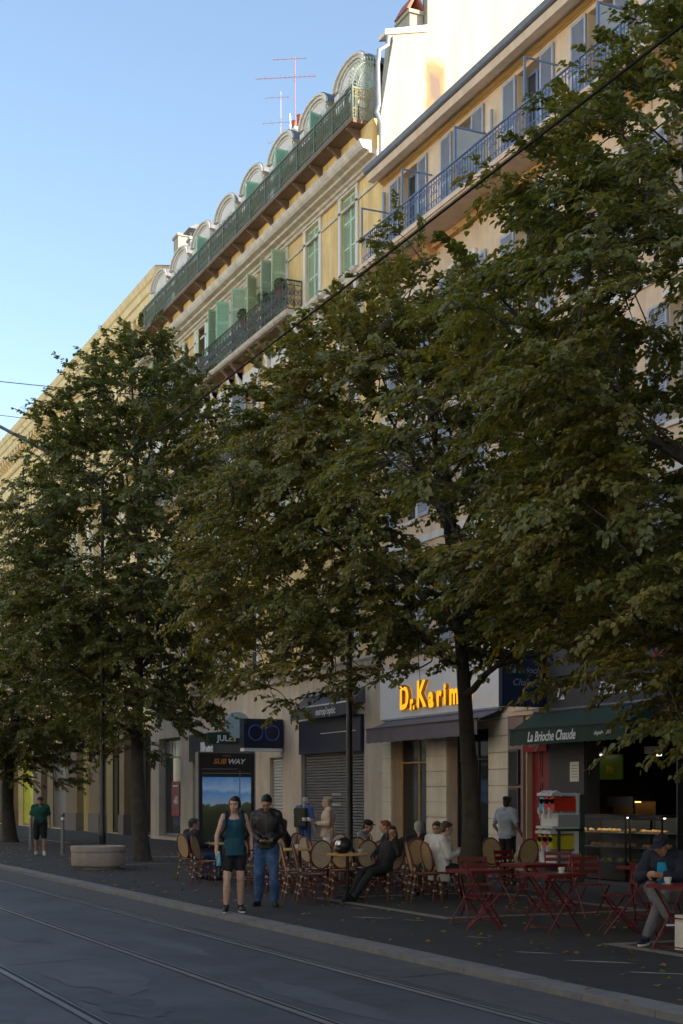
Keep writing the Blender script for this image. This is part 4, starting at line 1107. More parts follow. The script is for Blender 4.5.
# ================================================================== street furniture
t = thing('planter', 'round pale concrete planter standing empty by the kerb', 'planter', (8.72, 32.55, 0))
b = MB(); b.lathe([(.50,.0),(.50,.07),(.60,.075),(.615,.10),(.615,.40),(.63,.41),(.635,.52),(.615,.535),(.53,.535),(.52,.46)], 40); b.build('bowl', M['concrete'], t)
MB().lathe([(.515,.42),(.515,.455)], 30).build('soil', M['earth'], t)
def bollard(label, loc):
    t = thing('bollard', label, 'bollard', loc, 0, 'grey bollards near the walking man')
    MB().lathe([(.075,0),(.075,.02),(.055,.03),(.052,1.12),(.056,1.125),(.056,1.20),(.04,1.23),(.0,1.235)], 14).build('post', M['grey_metal'], t)
    MB().lathe([(.0535,1.02),(.0535,1.09)], 14).build('reflective_band', M['white_letter'], t)
bollard('slim grey bollard right of the man in the green shirt', (9.85, 40.65, 0)); bollard('slim grey bollard left of the man in the green shirt', (9.95, 45.3, 0))
def mast(label, loc, h, arm=None):
    t = thing('catenary_mast', label, 'mast', loc)
    MB().lathe([(.13,0),(.13,.05),(.10,.07),(.088,.55),(.10,.62),(.10,.68),(.066,.78),(.052,h*.6),(.036,h),(.0,h+.02)], 16).build('pole', M['black_paint'], t)
    if arm:
        b = MB(); b.tube([(0,0,arm[0]), (arm[1],0,arm[2])], .045, 8); a = .62
        b.build('bracket_arm', M['wire_grey'], t)
        b = MB(); x, z = arm[1]*.25, arm[0]+(arm[2]-arm[0])*.25
        b.tube([(x,0,z),(x,0,z+.85)], .02, 6)
        for k in range(4): b.lathe([(.02,-.02),(.05,0),(.02,.02)], 8, (x, 0, z+.30+.07*k))
        b.build('insulator', M['wire_grey'], t)
        b = MB(); b.obox((arm[1]*.45,0,arm[0]+(arm[2]-arm[0])*.45+.03), (.5,.09,.09)); b.build('clamp', M['wire_grey'], t)
    return t
mast('black tram mast standing among the rattan terrace chairs', (10.95, 23.45, 0), 7.4)
mast('black tram mast with a raised arm behind the round concrete planter', (9.95, 36.7, 0), 10.2, (10.0, -2.9, 11.25))
mast('black tram mast far along the pavement near the last tree', (10.0, 53.5, 0), 9.2, (9.0, -2.9, 9.9))
b = MB(); b.tube([(5.15,-40,6.05),(5.15,200,6.05)], .0095, 5); tag(b.build('contact_wire', M['wire']), 'long black tram contact wire running up the street', 'cable')
def sag(a, c, s, n=14):
    a, c = Vector(a), Vector(c); return [a.lerp(c, i/n)-Vector((0,0,4*s*(i/n)*(1-i/n))) for i in range(n+1)]
for lab, a, c, s in [('dark span wire crossing from the far left towards the yellow facade', (-10.4, 36.7, 12.2), (17.15, 37.0, 11.6), .35),
                  ('thin span wire sagging between the trees toward the cream building', (-10.4, 21, 8.2), (17.15, 33.9, 12.0), .5),
                  ('thin stay wire slanting to the head of the near tram mast', (10.95, 23.45, 7.3), (5.15, 33, 6.3), .1)]:
    tag(MB().tube(sag(a, c, s), .008, 4).build('span_wire', M['wire']), lab, 'cable')
# ================================================================== trees
def leaf_material():
    m = bpy.data.materials.new('leaf'); m.use_nodes = True; n = m.node_tree; n.nodes.clear()
    out = n.nodes.new('ShaderNodeOutputMaterial'); at = n.nodes.new('ShaderNodeAttribute'); at.attribute_name = 'tint'
    r = n.nodes.new('ShaderNodeValToRGB'); e = r.color_ramp.elements
    e[0].position = 0; e[0].color = (.098,.125,.038,1); e[1].position = 1; e[1].color = (.28,.13,.045,1)
    for p, c in ((.30,(.140,.154,.042,1)),(.55,(.182,.174,.044,1)),(.76,(.235,.20,.05,1)),(.88,(.27,.195,.05,1))):
        k = e.new(p); k.color = c
    n.links.new(at.outputs['Fac'], r.inputs['Fac'])
    p = n.nodes.new('ShaderNodeBsdfPrincipled'); p.inputs['Roughness'].default_value = .42; p.inputs['Specular IOR Level'].default_value = .5
    n.links.new(r.outputs['Color'], p.inputs['Base Color'])
    t = n.nodes.new('ShaderNodeBsdfTranslucent'); mul = n.nodes.new('ShaderNodeMixRGB'); mul.blend_type = 'MULTIPLY'; mul.inputs[0].default_value = 1; mul.inputs[2].default_value = (1.7,1.6,.6,1)
    n.links.new(r.outputs['Color'], mul.inputs[1]); n.links.new(mul.outputs[0], t.inputs['Color'])
    mx = n.nodes.new('ShaderNodeMixShader'); mx.inputs[0].default_value = .36
    n.links.new(p.outputs[0], mx.inputs[1]); n.links.new(t.outputs[0], mx.inputs[2]); n.links.new(mx.outputs[0], out.inputs['Surface'])
    return m
M['leaf'] = leaf_material()
defm('bark', (.050,.044,.038), .9, .35, 5, .8, 26, streak=.2, dirt=(.075,.077,.06), dscale=3, damt=.5)

def leaf_mesh(name, P, N, A, L, tint):
    """folded pointed leaves: P base points, N normals, A axes, L lengths (numpy)"""
    n = len(P); B = np.cross(N, A); B /= np.linalg.norm(B, axis=1, keepdims=True)+1e-9; N = np.cross(A, B)
    L = L[:, None]; w = .40
    c0 = P; c1 = P+A*L*1.0-N*L*.10
    s1 = P+A*L*.28+B*L*w*.92+N*L*.10; s2 = P+A*L*.68+B*L*w*.66+N*L*.04
    t1 = P+A*L*.28-B*L*w*.92+N*L*.10; t2 = P+A*L*.68-B*L*w*.66+N*L*.04
    V = np.stack([c0, s1, s2, c1, t2, t1], 1).reshape(-1, 3)
    base = (np.arange(n)*6)[:, None]
    q = np.concatenate([base+np.array([[0, 3, 2, 1]]), base+np.array([[0, 5, 4, 3]])], 1).reshape(-1)
    me = bpy.data.meshes.new(name)
    me.vertices.add(len(V)); me.vertices.foreach_set('co', V.astype(np.float32).ravel())
    me.loops.add(len(q)); me.loops.foreach_set('vertex_index', q.astype(np.int32))
    nf = len(q)//4
    me.polygons.add(nf); me.polygons.foreach_set('loop_start', (np.arange(nf)*4).astype(np.int32)); me.polygons.foreach_set('loop_total', np.full(nf, 4, np.int32))
    at = me.attributes.new('tint', 'FLOAT', 'FACE'); at.data.foreach_set('value', np.repeat(tint, 2).astype(np.float32))
    me.materials.append(M['leaf']); me.update(calc_edges=True)
    return me

def make_tree(trunk_r, fork, cc, cr, top, ncl, nlf, leaf, seed, tint0=.35, lean=(0,0), shape=1.0, brown_side=None, zmin=None, amp=(.20,.20)):
    """returns (trunk mesh, crown mesh) in tree-local coordinates; cc crown centre, cr radii"""
    R = np.random.RandomState(seed); r = random.Random(seed)
    b = MB(); nodes = []; nrad = []
    # leader
    lead = []
    for i in range(15):
        u = i/14; z = top*.93*u
        k = max(0, (z-fork*.5)/(top-fork*.5))
        x = lean[0]*min(1, z/fork)+(cc[0]-lean[0])*k**.8+.10*math.sin(u*7+seed); y = lean[1]*min(1, z/fork)+(cc[1]-lean[1])*k**.8+.10*math.cos(u*6+seed)
        if i == 0: x = y = 0
        lead.append(Vector((x, y, z)))
    rr = [trunk_r*(1.35 if i == 0 else 1.08 if i == 1 else 1)*(1-.93*(max(0, i-1)/13)**.9) for i in range(15)]
    # denser base for the flare
    b.tube([Vector((0,0,-.05)), Vector((0,0,.12)).lerp(lead[1], .05)]+lead[1:], [trunk_r*1.5, trunk_r*1.22]+rr[1:], 14)
    lp = lambda z: min(range(15), key=lambda i: abs(lead[i].z-z))
    for i in range(4, 15): nodes.append(lead[i]); nrad.append(rr[i])
    nl = 15; ga = 2.399
    for i in range(nl):
        z0 = fork+(top*.78-fork)*(i/(nl-1))**1.15; j = lp(z0); s = lead[j].lerp(lead[min(14, j+1)], .5) if j < 14 else lead[j]
        s = Vector((s.x, s.y, z0)) if abs(s.z-z0) < .6 else s
        a = i*ga+seed; el = R_(28+32*(i/(nl-1))+r.uniform(-8, 8))
        d = Vector((math.cos(a)*math.cos(el), math.sin(a)*math.cos(el), math.sin(el)))
        # length up to the crown surface
        C0 = Vector(cc); best = 1.0
        for t in np.linspace(.5, 7, 40):
            p = s+d*t-C0
            if (p.x/cr[0])**2+(p.y/cr[1])**2+(p.z/cr[2])**2 < .80: best = t
        L = best; pts = []; m_ = 8
        for k in range(m_+1):
            u = k/m_; p = s+d*(L*u)+Vector((0,0,.20*L*(u*u-u)*.8))
            p += Vector((r.uniform(-.06,.06), r.uniform(-.06,.06), r.uniform(-.05,.05)))*(1 if 0 < k else 0); pts.append(p)
        r0 = max(.035, min(rr[j]*.55, trunk_r*.5)); rs = [r0*(1-.85*k/m_) for k in range(m_+1)]
        b.tube(pts, rs, 7)
        for k in range(2, m_+1): nodes.append(pts[k]); nrad.append(rs[k])
        for k in (3, 5, 6):                                           # side boughs
            a2 = a+r.choice((-1, 1))*r.uniform(.5, 1.0); el2 = el+r.uniform(-.3, .25)
            d2 = Vector((math.cos(a2)*math.cos(el2), math.sin(a2)*math.cos(el2), math.sin(el2))); L2 = L*r.uniform(.3, .5)
            q = [pts[k]+d2*(L2*v/4)+Vector((0,0,-.06*L2*(v/4)**2)) for v in range(5)]
            b.tube(q, [rs[k]*.6*(1-.7*v/4) for v in range(5)], 5)
            for v in range(1, 5): nodes.append(q[v]); nrad.append(rs[k]*.6*(1-.7*v/4))
    nodes_np = np.array([tuple(p) for p in nodes])
    # leaf sprays
    P = []; N = []; A = []; LL = []; T = []
    cnt = 0; tries = 0
    while cnt < ncl and tries < ncl*30:
        tries += 1
        d = R.normal(size=3); d /= np.linalg.norm(d)
        env = 1+amp[0]*noise.noise(Vector(d*1.9+seed*3.1))+amp[1]*noise.noise(Vector(d*4.7+seed))
        rad = env*R.uniform(.30, 1)**.55
        dd = d*rad; tpf = 1-shape*max(0, dd[2]); dd[0] *= tpf; dd[1] *= tpf
        c = np.array(cc)+dd*np.array(cr)
        if c[2] < (zmin(c) if zmin else 1.9): continue
        if noise.noise(Vector(c*.85+seed*7)) < -.25: continue         # holes where the wall shows through
        cnt += 1
        dist = np.linalg.norm(nodes_np-c, axis=1); j = int(dist.argmin())
        base = Vector(nodes[j]); cv = Vector(c)
        mid = base.lerp(cv, .5)+Vector((0,0,.10*dist[j]))
        L_ = max(.05, float(dist[j])); jt = lambda: Vector((r.uniform(-.09,.09), r.uniform(-.09,.09), r.uniform(-.07,.07)))*min(1.2, L_)
        rt_ = .006+.006*min(1, L_); b.tube([base, base.lerp(cv, .3)+jt()+Vector((0,0,.08*L_)), base.lerp(cv, .65)+jt()+Vector((0,0,.10*L_)), cv, cv+(cv-mid)*.25-Vector((0,0,.06))], [rt_*1.3, rt_, rt_*.8, .005, .003], 4)
        nodes.append(cv); nodes_np = np.concatenate([nodes_np, c[None]])
        out = cv-Vector((cc[0], cc[1], cc[2])); out.z *= .25
        out = np.array(out); out /= np.linalg.norm(out)+1e-6
        # a spray of flat fronds: leaves alternate along each twig, tips droop
        nf = 1 if d[2] > .25 and R.uniform() < .25 else R.randint(3, 6)
        a0 = math.atan2(out[1], out[0]); pp = []; nn = []; aa = []
        for q in range(nf):
            az = a0+R.normal()*.85; el = R.uniform(-.25, .45)+(.5 if d[2] > .45 else 0)+(.75 if nf == 1 else 0)
            fd = np.array([math.cos(az)*math.cos(el), math.sin(az)*math.cos(el), math.sin(el)])
            FL = R.uniform(.45, .95); k = max(5, int(nlf*FL/nf*1.25)) if nf > 1 else int(nlf*.5)
            u = np.sort(R.uniform(.05, 1, k)); dr = R.uniform(.18, .5)
            ctr = c+fd[None]*(u*FL)[:, None]; ctr[:, 2] -= dr*FL*u**2
            tan = fd[None]-np.array([0, 0, 1.0])*(2*dr*u)[:, None]; tan /= np.linalg.norm(tan, axis=1, keepdims=True)
            side = np.cross(tan, np.array([0, 0, 1.0])); side /= np.linalg.norm(side, axis=1, keepdims=True)+1e-6
            sg = np.where(np.arange(k) % 2, 1.0, -1.0)[:, None]*(1-.5*u[:, None])
            p = ctr+side*sg*R.uniform(.0, .05, (k, 1))+R.normal(size=(k, 3))*.018
            n_ = np.cross(side, tan)*1.0; n_ *= np.sign(n_[:, 2:3]+1e-6); n_ = n_+R.normal(size=(k, 3))*.36+out*.25; n_ /= np.linalg.norm(n_, axis=1, keepdims=True)
            ax = tan*.75+side*sg*.85+R.normal(size=(k, 3))*.25; ax[:, 2] -= .28
            ax -= n_*(ax*n_).sum(1, keepdims=True); ax /= np.linalg.norm(ax, axis=1, keepdims=True)+1e-6
            pp.append(p); nn.append(n_); aa.append(ax)
            if q < 3: b.tube([tuple(c), tuple(ctr[k//2]), tuple(ctr[-1])], [.006, .004, .002], 3)
        p = np.concatenate(pp); nrm = np.concatenate(nn); ax = np.concatenate(aa); m_ = len(p)
        ct = tint0+.10*R.normal()+.22*noise.noise(Vector(c*.45+seed*2))
        if brown_side is not None:
            ct += brown_side[3]*max(0, float(np.dot((c-np.array(cc))/np.array(cr), np.array(brown_side[:3]))))
        P.append(p); N.append(nrm); A.append(ax); LL.append(leaf*R.uniform(.65, 1.25, m_)); T.append(np.clip(ct+.14*R.normal(size=m_), 0, 1))
    me = leaf_mesh('crown', np.concatenate(P), np.concatenate(N), np.concatenate(A), np.concatenate(LL), np.concatenate(T))
    return b.mesh('trunk', M['bark']), me
def plant(label, loc, meshes, rz=0, group='street trees along the shop fronts'):
    t = thing('street_tree', label, 'tree', loc, rz, group)
    obj('trunk', meshes[0], t); obj('crown', meshes[1], t); return t
ta = make_tree(.17, 3.3, (-1.05,-.1,6.3), (3.85,3.5,3.7), 9.7, 900, 225, .074, 11, .43, (.02,.0), .40, (-.75,.3,-.1,.12), lambda c: 4.1 if c[0] > -1.9 else 3.15)
plant('broad street tree with brownish leaves rising between the bistro chairs and the red tables', (11.62,20.0,0), ta)
tb = make_tree(.19, 3.2, (-.25,0,8.4), (3.65,3.5,5.4), 14.2, 1150, 190, .084, 29, .28, (.0,.05), .28, None, None, (.14,.20))
plant('tall dark green street tree behind the round concrete planter', (10.83,36.0,0), tb)
tc = make_tree(.24, 2.7, (-.6,.1,6.05), (4.15,4.1,4.5), 10.6, 1150, 240, .071, 37, .40, (0,0), .26, None, lambda c: 3.5 if c[0]*.909-c[1]*.418 < -2.9 else 2.1)
plant('nearest street tree hanging over the red tables at the right edge', (11.3,11.4,0), tc)
plant('far street tree left of the man in the green shirt', (11.0,53.6,0), tc, 2.1)
plant('last street tree far down the pavement', (11.0,70,0), ta, 1.2)
for i, (x, y, me, rz) in enumerate([(-4.2,-4,tb,.5),(-4.4,12,ta,2.0),(-4.2,28,tb,4.0),(-4.3,44,ta,5.0),(11.2,-5,tb,3.0)]):
    plant(['street tree behind the viewer across the tracks', 'first street tree on the opposite pavement', 'second street tree on the opposite pavement', 'third street tree on the opposite pavement', 'street tree behind the viewer on the shop side'][i], (x,y,0), me, rz, 'street trees on the opposite pavement')
# fallen leaves
R = np.random.RandomState(5); n = 900
x = R.uniform(6.9, 13.5, n); y = R.uniform(8, 48, n)
keep = R.uniform(size=n) < np.where(y < 24, 1.0, .8); x, y = x[keep], y[keep]; n = len(x)
P = np.stack([x, y, np.full(n, .018)], 1); N = R.normal(size=(n, 3))*.25+np.array([0,0,1]); N /= np.linalg.norm(N, axis=1, keepdims=True)
A = R.normal(size=(n, 3)); A -= N*(A*N).sum(1, keepdims=True); A /= np.linalg.norm(A, axis=1, keepdims=True)
struct(obj('fallen_leaves', leaf_mesh('fallen_leaves', P, N, A, R.uniform(.05, .10, n), np.clip(R.normal(.84, .12, n), 0, 1))), 'stuff')
# ================================================================== terrace furniture
CH = {}
def chair_kit(kind):
    """French rattan bistro chair, faces +y, origin on the floor"""
    if kind in CH: return CH[kind]
    cream = 'woven_cream' if kind == 'c' else 'woven_light'
    nodes = []; zs = .45
    legs = []
    for sx_, sy_ in ((-1,1),(1,1),(-1,-1),(1,-1)):
        b = MB(); b.mi = 0
        top = Vector((sx_*.185, sy_*.185, zs-.02)); bot = Vector((sx_*.215, sy_*.235 if sy_ > 0 else -.27, 0))
        b.tube([bot, bot.lerp(top, .5), top], .0155, 7)
        b.mi = 1
        for u in (.33, .62, .93): p = bot.lerp(top, u); q = bot.lerp(top, u+.07); b.tube([p, q], .021, 7)
        nodes.append(('leg', b.mesh('leg', [M['rattan'], M['woven_light']])))
    b = MB(); n = 24
    ring = lambda z, k: [(.215*k*math.cos(2*math.pi*i/n)*(1+.08*abs(math.sin(4*math.pi*i/n))), .21*k*math.sin(2*math.pi*i/n)*(1+.08*abs(math.sin(4*math.pi*i/n))), z) for i in range(n)]
    A, B_ = ring(zs-.012, .95), ring(zs+.004, .95)
    b.add(A+B_, [tuple(range(n, 2*n)), tuple(reversed(range(n)))]+[(i, (i+1) % n, n+(i+1) % n, n+i) for i in range(n)])
    nodes.append(('seat', b.mesh('seat', M[cream])))
    b = MB(); b.tube(ring(zs-.006, 1.0), .018, 7, True); b.tube(ring(.22, .86), .009, 6, True)
    for i in range(4):
        a = math.pi/2*i; b.tube([(.19*math.cos(a)-.0, .19*math.sin(a), .42), (.10*math.cos(a), .10*math.sin(a), .24)], .008, 5)
    nodes.append(('seat_rim', b.mesh('seat_rim', M['rattan'])))
    lean = .24; yb = -.20
    arc = lambda a, k: (.178*k*math.cos(a), yb-lean*((.70+.235*k*math.sin(a))-.46), .70+.235*k*math.sin(a))
    b = MB(); n = 26
    b.mi = 0; b.tube([arc(2*math.pi*i/n, 1.0) for i in range(n)], .0165, 7, True)
    b.tube([(-.185,-.185,.43),(-.185,-.22,.58),arc(math.pi, 1.0)], .0155, 7); b.tube([(.185,-.185,.43),(.185,-.22,.58),arc(0, 1.0)], .0155, 7)
    b.tube([arc(2*math.pi*i/n, .80) for i in range(n)], .008, 6, True)
    b.mi = 1
    for s_ in (-1, 1): b.tube([(s_*.19,-.20,.50),(s_*.197,-.213,.55)], .021, 7)
    nodes.append(('back_frame', b.mesh('back_frame', [M['rattan'], M['woven_light']])))
    b = MB(); P = [Vector(arc(2*math.pi*i/n, .97)) for i in range(n)]; off = Vector((0, -.008, 0))
    b.add([p+off for p in P]+[p-off for p in P], [tuple(range(n)), tuple(reversed(range(n, 2*n)))]+[(i, n+i, n+(i+1) % n, (i+1) % n) for i in range(n)])
    nodes.append(('backrest', b.mesh('backrest', M[cream])))
    CH[kind] = nodes; return nodes
def bistro_chair(label, x, y, dx, dy, kind='c'):
    t = thing('bistro_chair', label, 'chair', (x, y, 0), yaw_to(dx, dy), 'rattan bistro chairs on the cafe terrace'); kit(t, chair_kit(kind)); return t
def round_table(label, x, y, m='table_wood', r=.34):
    t = thing('cafe_table', label, 'table', (x, y, 0), 0, 'cafe tables on the terrace')
    k = cached(('tab', m, r), lambda: [MB().lathe([(r-.01,.715),(r,.72),(r,.742),(r-.012,.75)], 28).mesh('tabletop', M[m]),
        MB().lathe([(.03,.03),(.026,.1),(.026,.70),(.06,.714)], 10).mesh('pedestal', M['black_paint']),
        (lambda b: [b.tube([(0,0,.06),(.16*math.cos(a),.16*math.sin(a),.045),(.27*math.cos(a),.27*math.sin(a),.012)], [.024,.02,.014], 6) for a in (.78,2.36,3.93,5.5)] and b.mesh('foot', M['black_paint']))(MB())])
    kit(t, [('tabletop', k[0]), ('pedestal', k[1]), ('foot', k[2])]); return t
def red_table(label, x, y, rz=0, w=.58, d=.58):
    t = thing('folding_table', label, 'table', (x, y, 0), rz, 'red folding tables outside the bakery')
    def mk():
        b = MB(); b.box(-w/2, w/2, -d/2, d/2, .705, .72); 
        for s in (-1, 1): b.box(-w/2, w/2, s*d/2-.006, s*d/2+.006, .68, .7045); b.box(s*w/2-.006, s*w/2+.006, -d/2+.0065, d/2-.0065, .68, .7045)
        top = b.mesh('tabletop', M['red_metal']); legs = []
        for s in (-1, 1):
            b = MB(); y_ = d/2-.05; ss = .025*s
            b.tube([(-w/2+.03+0, s*y_+ss-.02*s, 0), (w/2-.05, s*y_+ss-.02*s, .69)], .011, 6); b.tube([(w/2-.03, s*y_-ss, 0), (-w/2+.05, s*y_-ss, .69)], .011, 6)
            legs.append(('leg_frame', b.mesh('leg_frame', M['red_metal'])))
        bars = [('cross_bar', MB().tube([(x_, -d/2+.05, z_), (x_, d/2-.05, z_)], .008, 5).mesh('cross_bar', M['red_metal'])) for x_, z_ in ((-w/2+.08, .06), (w/2-.08, .06), (0, .345))]
        return [('tabletop', top)]+legs+bars
    kit(t, cached(('rt', w, d), mk)); return t
def red_chair(label, x, y, dx, dy):
    t = thing('folding_chair', label, 'chair', (x, y, 0), yaw_to(dx, dy), 'red folding chairs outside the bakery')
    def mk():
        nodes = []
        for s in (-1, 1):
            b = MB(); x_ = s*.195
            b.tube([(x_, .20, 0), (x_, -.18, .50), (x_, -.24, .84)], .011, 6); b.tube([(x_*.90, -.24, 0), (x_*.90, .17, .455)], .011, 6)
            nodes.append(('side_frame', b.mesh('side_frame', M['red_metal'])))
        b = MB()
        for i in range(6): y_ = .17-.064*i; b.box(-.19, .19, y_-.024, y_+.024, .45, .462)
        nodes.append(('seat', b.mesh('seat', M['red_metal'])))
        b = MB()
        for i, z in enumerate((.62, .71, .80)): b.box(-.195, .195, -.21-.02*i-.006, -.21-.02*i+.006, z-.028, z+.028)
        nodes.append(('backrest', b.mesh('backrest', M['red_metal'])))
        b = MB()
        for z, y_ in ((.10, -.16), (.12, .15)): b.tube([(-.18, y_, z), (.18, y_, z)], .008, 5)
        nodes.append(('cross_bar', b.mesh('cross_bar', M['red_metal'])))
        return nodes
    kit(t, cached('rc', mk)); return t

# ================================================================== people
def cone(b, p, r0, q, r1, n=12, caps=True):
    p, q = Vector(p), Vector(q); d = q-p; L = d.length
    if L < 1e-6: return
    z = d/L; x = z.orthogonal().normalized(); y = z.cross(x)
    vs = []
    prof = [(0, r0), (L, r1)]
    if caps:
        prof = [(-r0*math.sin(a), r0*math.cos(a)) for a in (1.45, 1.0, .5)]+prof+[(L+r1*math.sin(a), r1*math.cos(a)) for a in (.5, 1.0, 1.45)]
    for h, r in prof:
        for j in range(n):
            a = 2*math.pi*j/n; vs.append(p+z*h+(x*math.cos(a)+y*math.sin(a))*max(r, .0005))
    k = len(prof)
    fs = [(i*n+j, i*n+(j+1) % n, (i+1)*n+(j+1) % n, (i+1)*n+j) for i in range(k-1) for j in range(n)]
    fs += [tuple(reversed(range(n))), tuple(range((k-1)*n, k*n))]
    b.add(vs, fs, True)
def loft(b, secs, n=20, flat_ends=False):
    """secs: (centre, right, front, rx, ry)"""
    vs = []
    for c, rt, fr, rx, ry in secs:
        c, rt, fr = Vector(c), Vector(rt), Vector(fr)
        for j in range(n):
            a = 2*math.pi*j/n; ca, sa = math.cos(a), math.sin(a)
            ca = math.copysign(abs(ca)**.85, ca); sa = math.copysign(abs(sa)**.85, sa)
            vs.append(c+rt*(rx*ca)+fr*(ry*sa))
    k = len(secs)
    fs = [(i*n+j, i*n+(j+1) % n, (i+1)*n+(j+1) % n, (i+1)*n+j) for i in range(k-1) for j in range(n)]
    fs += [tuple(reversed(range(n))), tuple(range((k-1)*n, k*n))]
    b.add(vs, fs, True)
def fuse(b, name, m, voxel, smooth=3, wrinkle=0):
    """union of the closed pieces as one continuous skin"""
    me = b.mesh(name+'_src', m); o = bpy.data.objects.new(name, me); COL.objects.link(o)
    r = o.modifiers.new('r', 'REMESH'); r.mode = 'VOXEL'; r.voxel_size = voxel; r.use_smooth_shade = True
    if smooth:
        s = o.modifiers.new('s', 'SMOOTH'); s.factor = .5; s.iterations = smooth
    dg = C.evaluated_depsgraph_get(); out = bpy.data.meshes.new_from_object(o.evaluated_get(dg)); out.name = name
    bpy.data.objects.remove(o); bpy.data.meshes.remove(me)
    if wrinkle:
        n = len(out.vertices); co = np.empty(n*3, np.float32); out.vertices.foreach_get('co', co); co = co.reshape(-1, 3)
        nr = np.empty(n*3, np.float32); out.vertices.foreach_get('normal', nr); nr = nr.reshape(-1, 3)
        d = np.array([noise.noise(Vector((v[0]*9, v[1]*9, v[2]*7)))+.6*noise.noise(Vector((v[0]*19+4, v[1]*19, v[2]*17))) for v in co], np.float32)
        out.vertices.foreach_set('co', (co+nr*(d*wrinkle)[:, None]).ravel())
    out.polygons.foreach_set('use_smooth', [True]*len(out.polygons)); out.update()
    return out

STAND = dict(pel=(0,0,.95), chest=(0,-.01,1.25), neck=(0,-.02,1.43), head=(0,.02,1.56),
    shL=(-.17,-.02,1.39), shR=(.17,-.02,1.39), elL=(-.23,-.04,1.11), elR=(.23,-.04,1.11), wrL=(-.25,.05,.87), wrR=(.25,.05,.87),
    hipL=(-.085,0,.90), hipR=(.085,0,.90), knL=(-.10,.02,.49), knR=(.10,.02,.49), anL=(-.10,-.02,.085), anR=(.10,-.02,.085), toeL=(-.13,.15,.03), toeR=(.13,.15,.03))
SIT = dict(pel=(0,-.08,.53), chest=(0,-.12,.83), neck=(0,-.11,1.01), head=(0,-.06,1.14),
    shL=(-.17,-.12,.97), shR=(.17,-.12,.97), elL=(-.22,-.04,.72), elR=(.22,-.04,.72), wrL=(-.14,.18,.72), wrR=(.14,.18,.72),
    hipL=(-.09,-.05,.52), hipR=(.09,-.05,.52), knL=(-.12,.36,.50), knR=(.12,.36,.50), anL=(-.12,.36,.085), anR=(.12,.36,.085), toeL=(-.14,.53,.03), toeR=(.14,.53,.03))

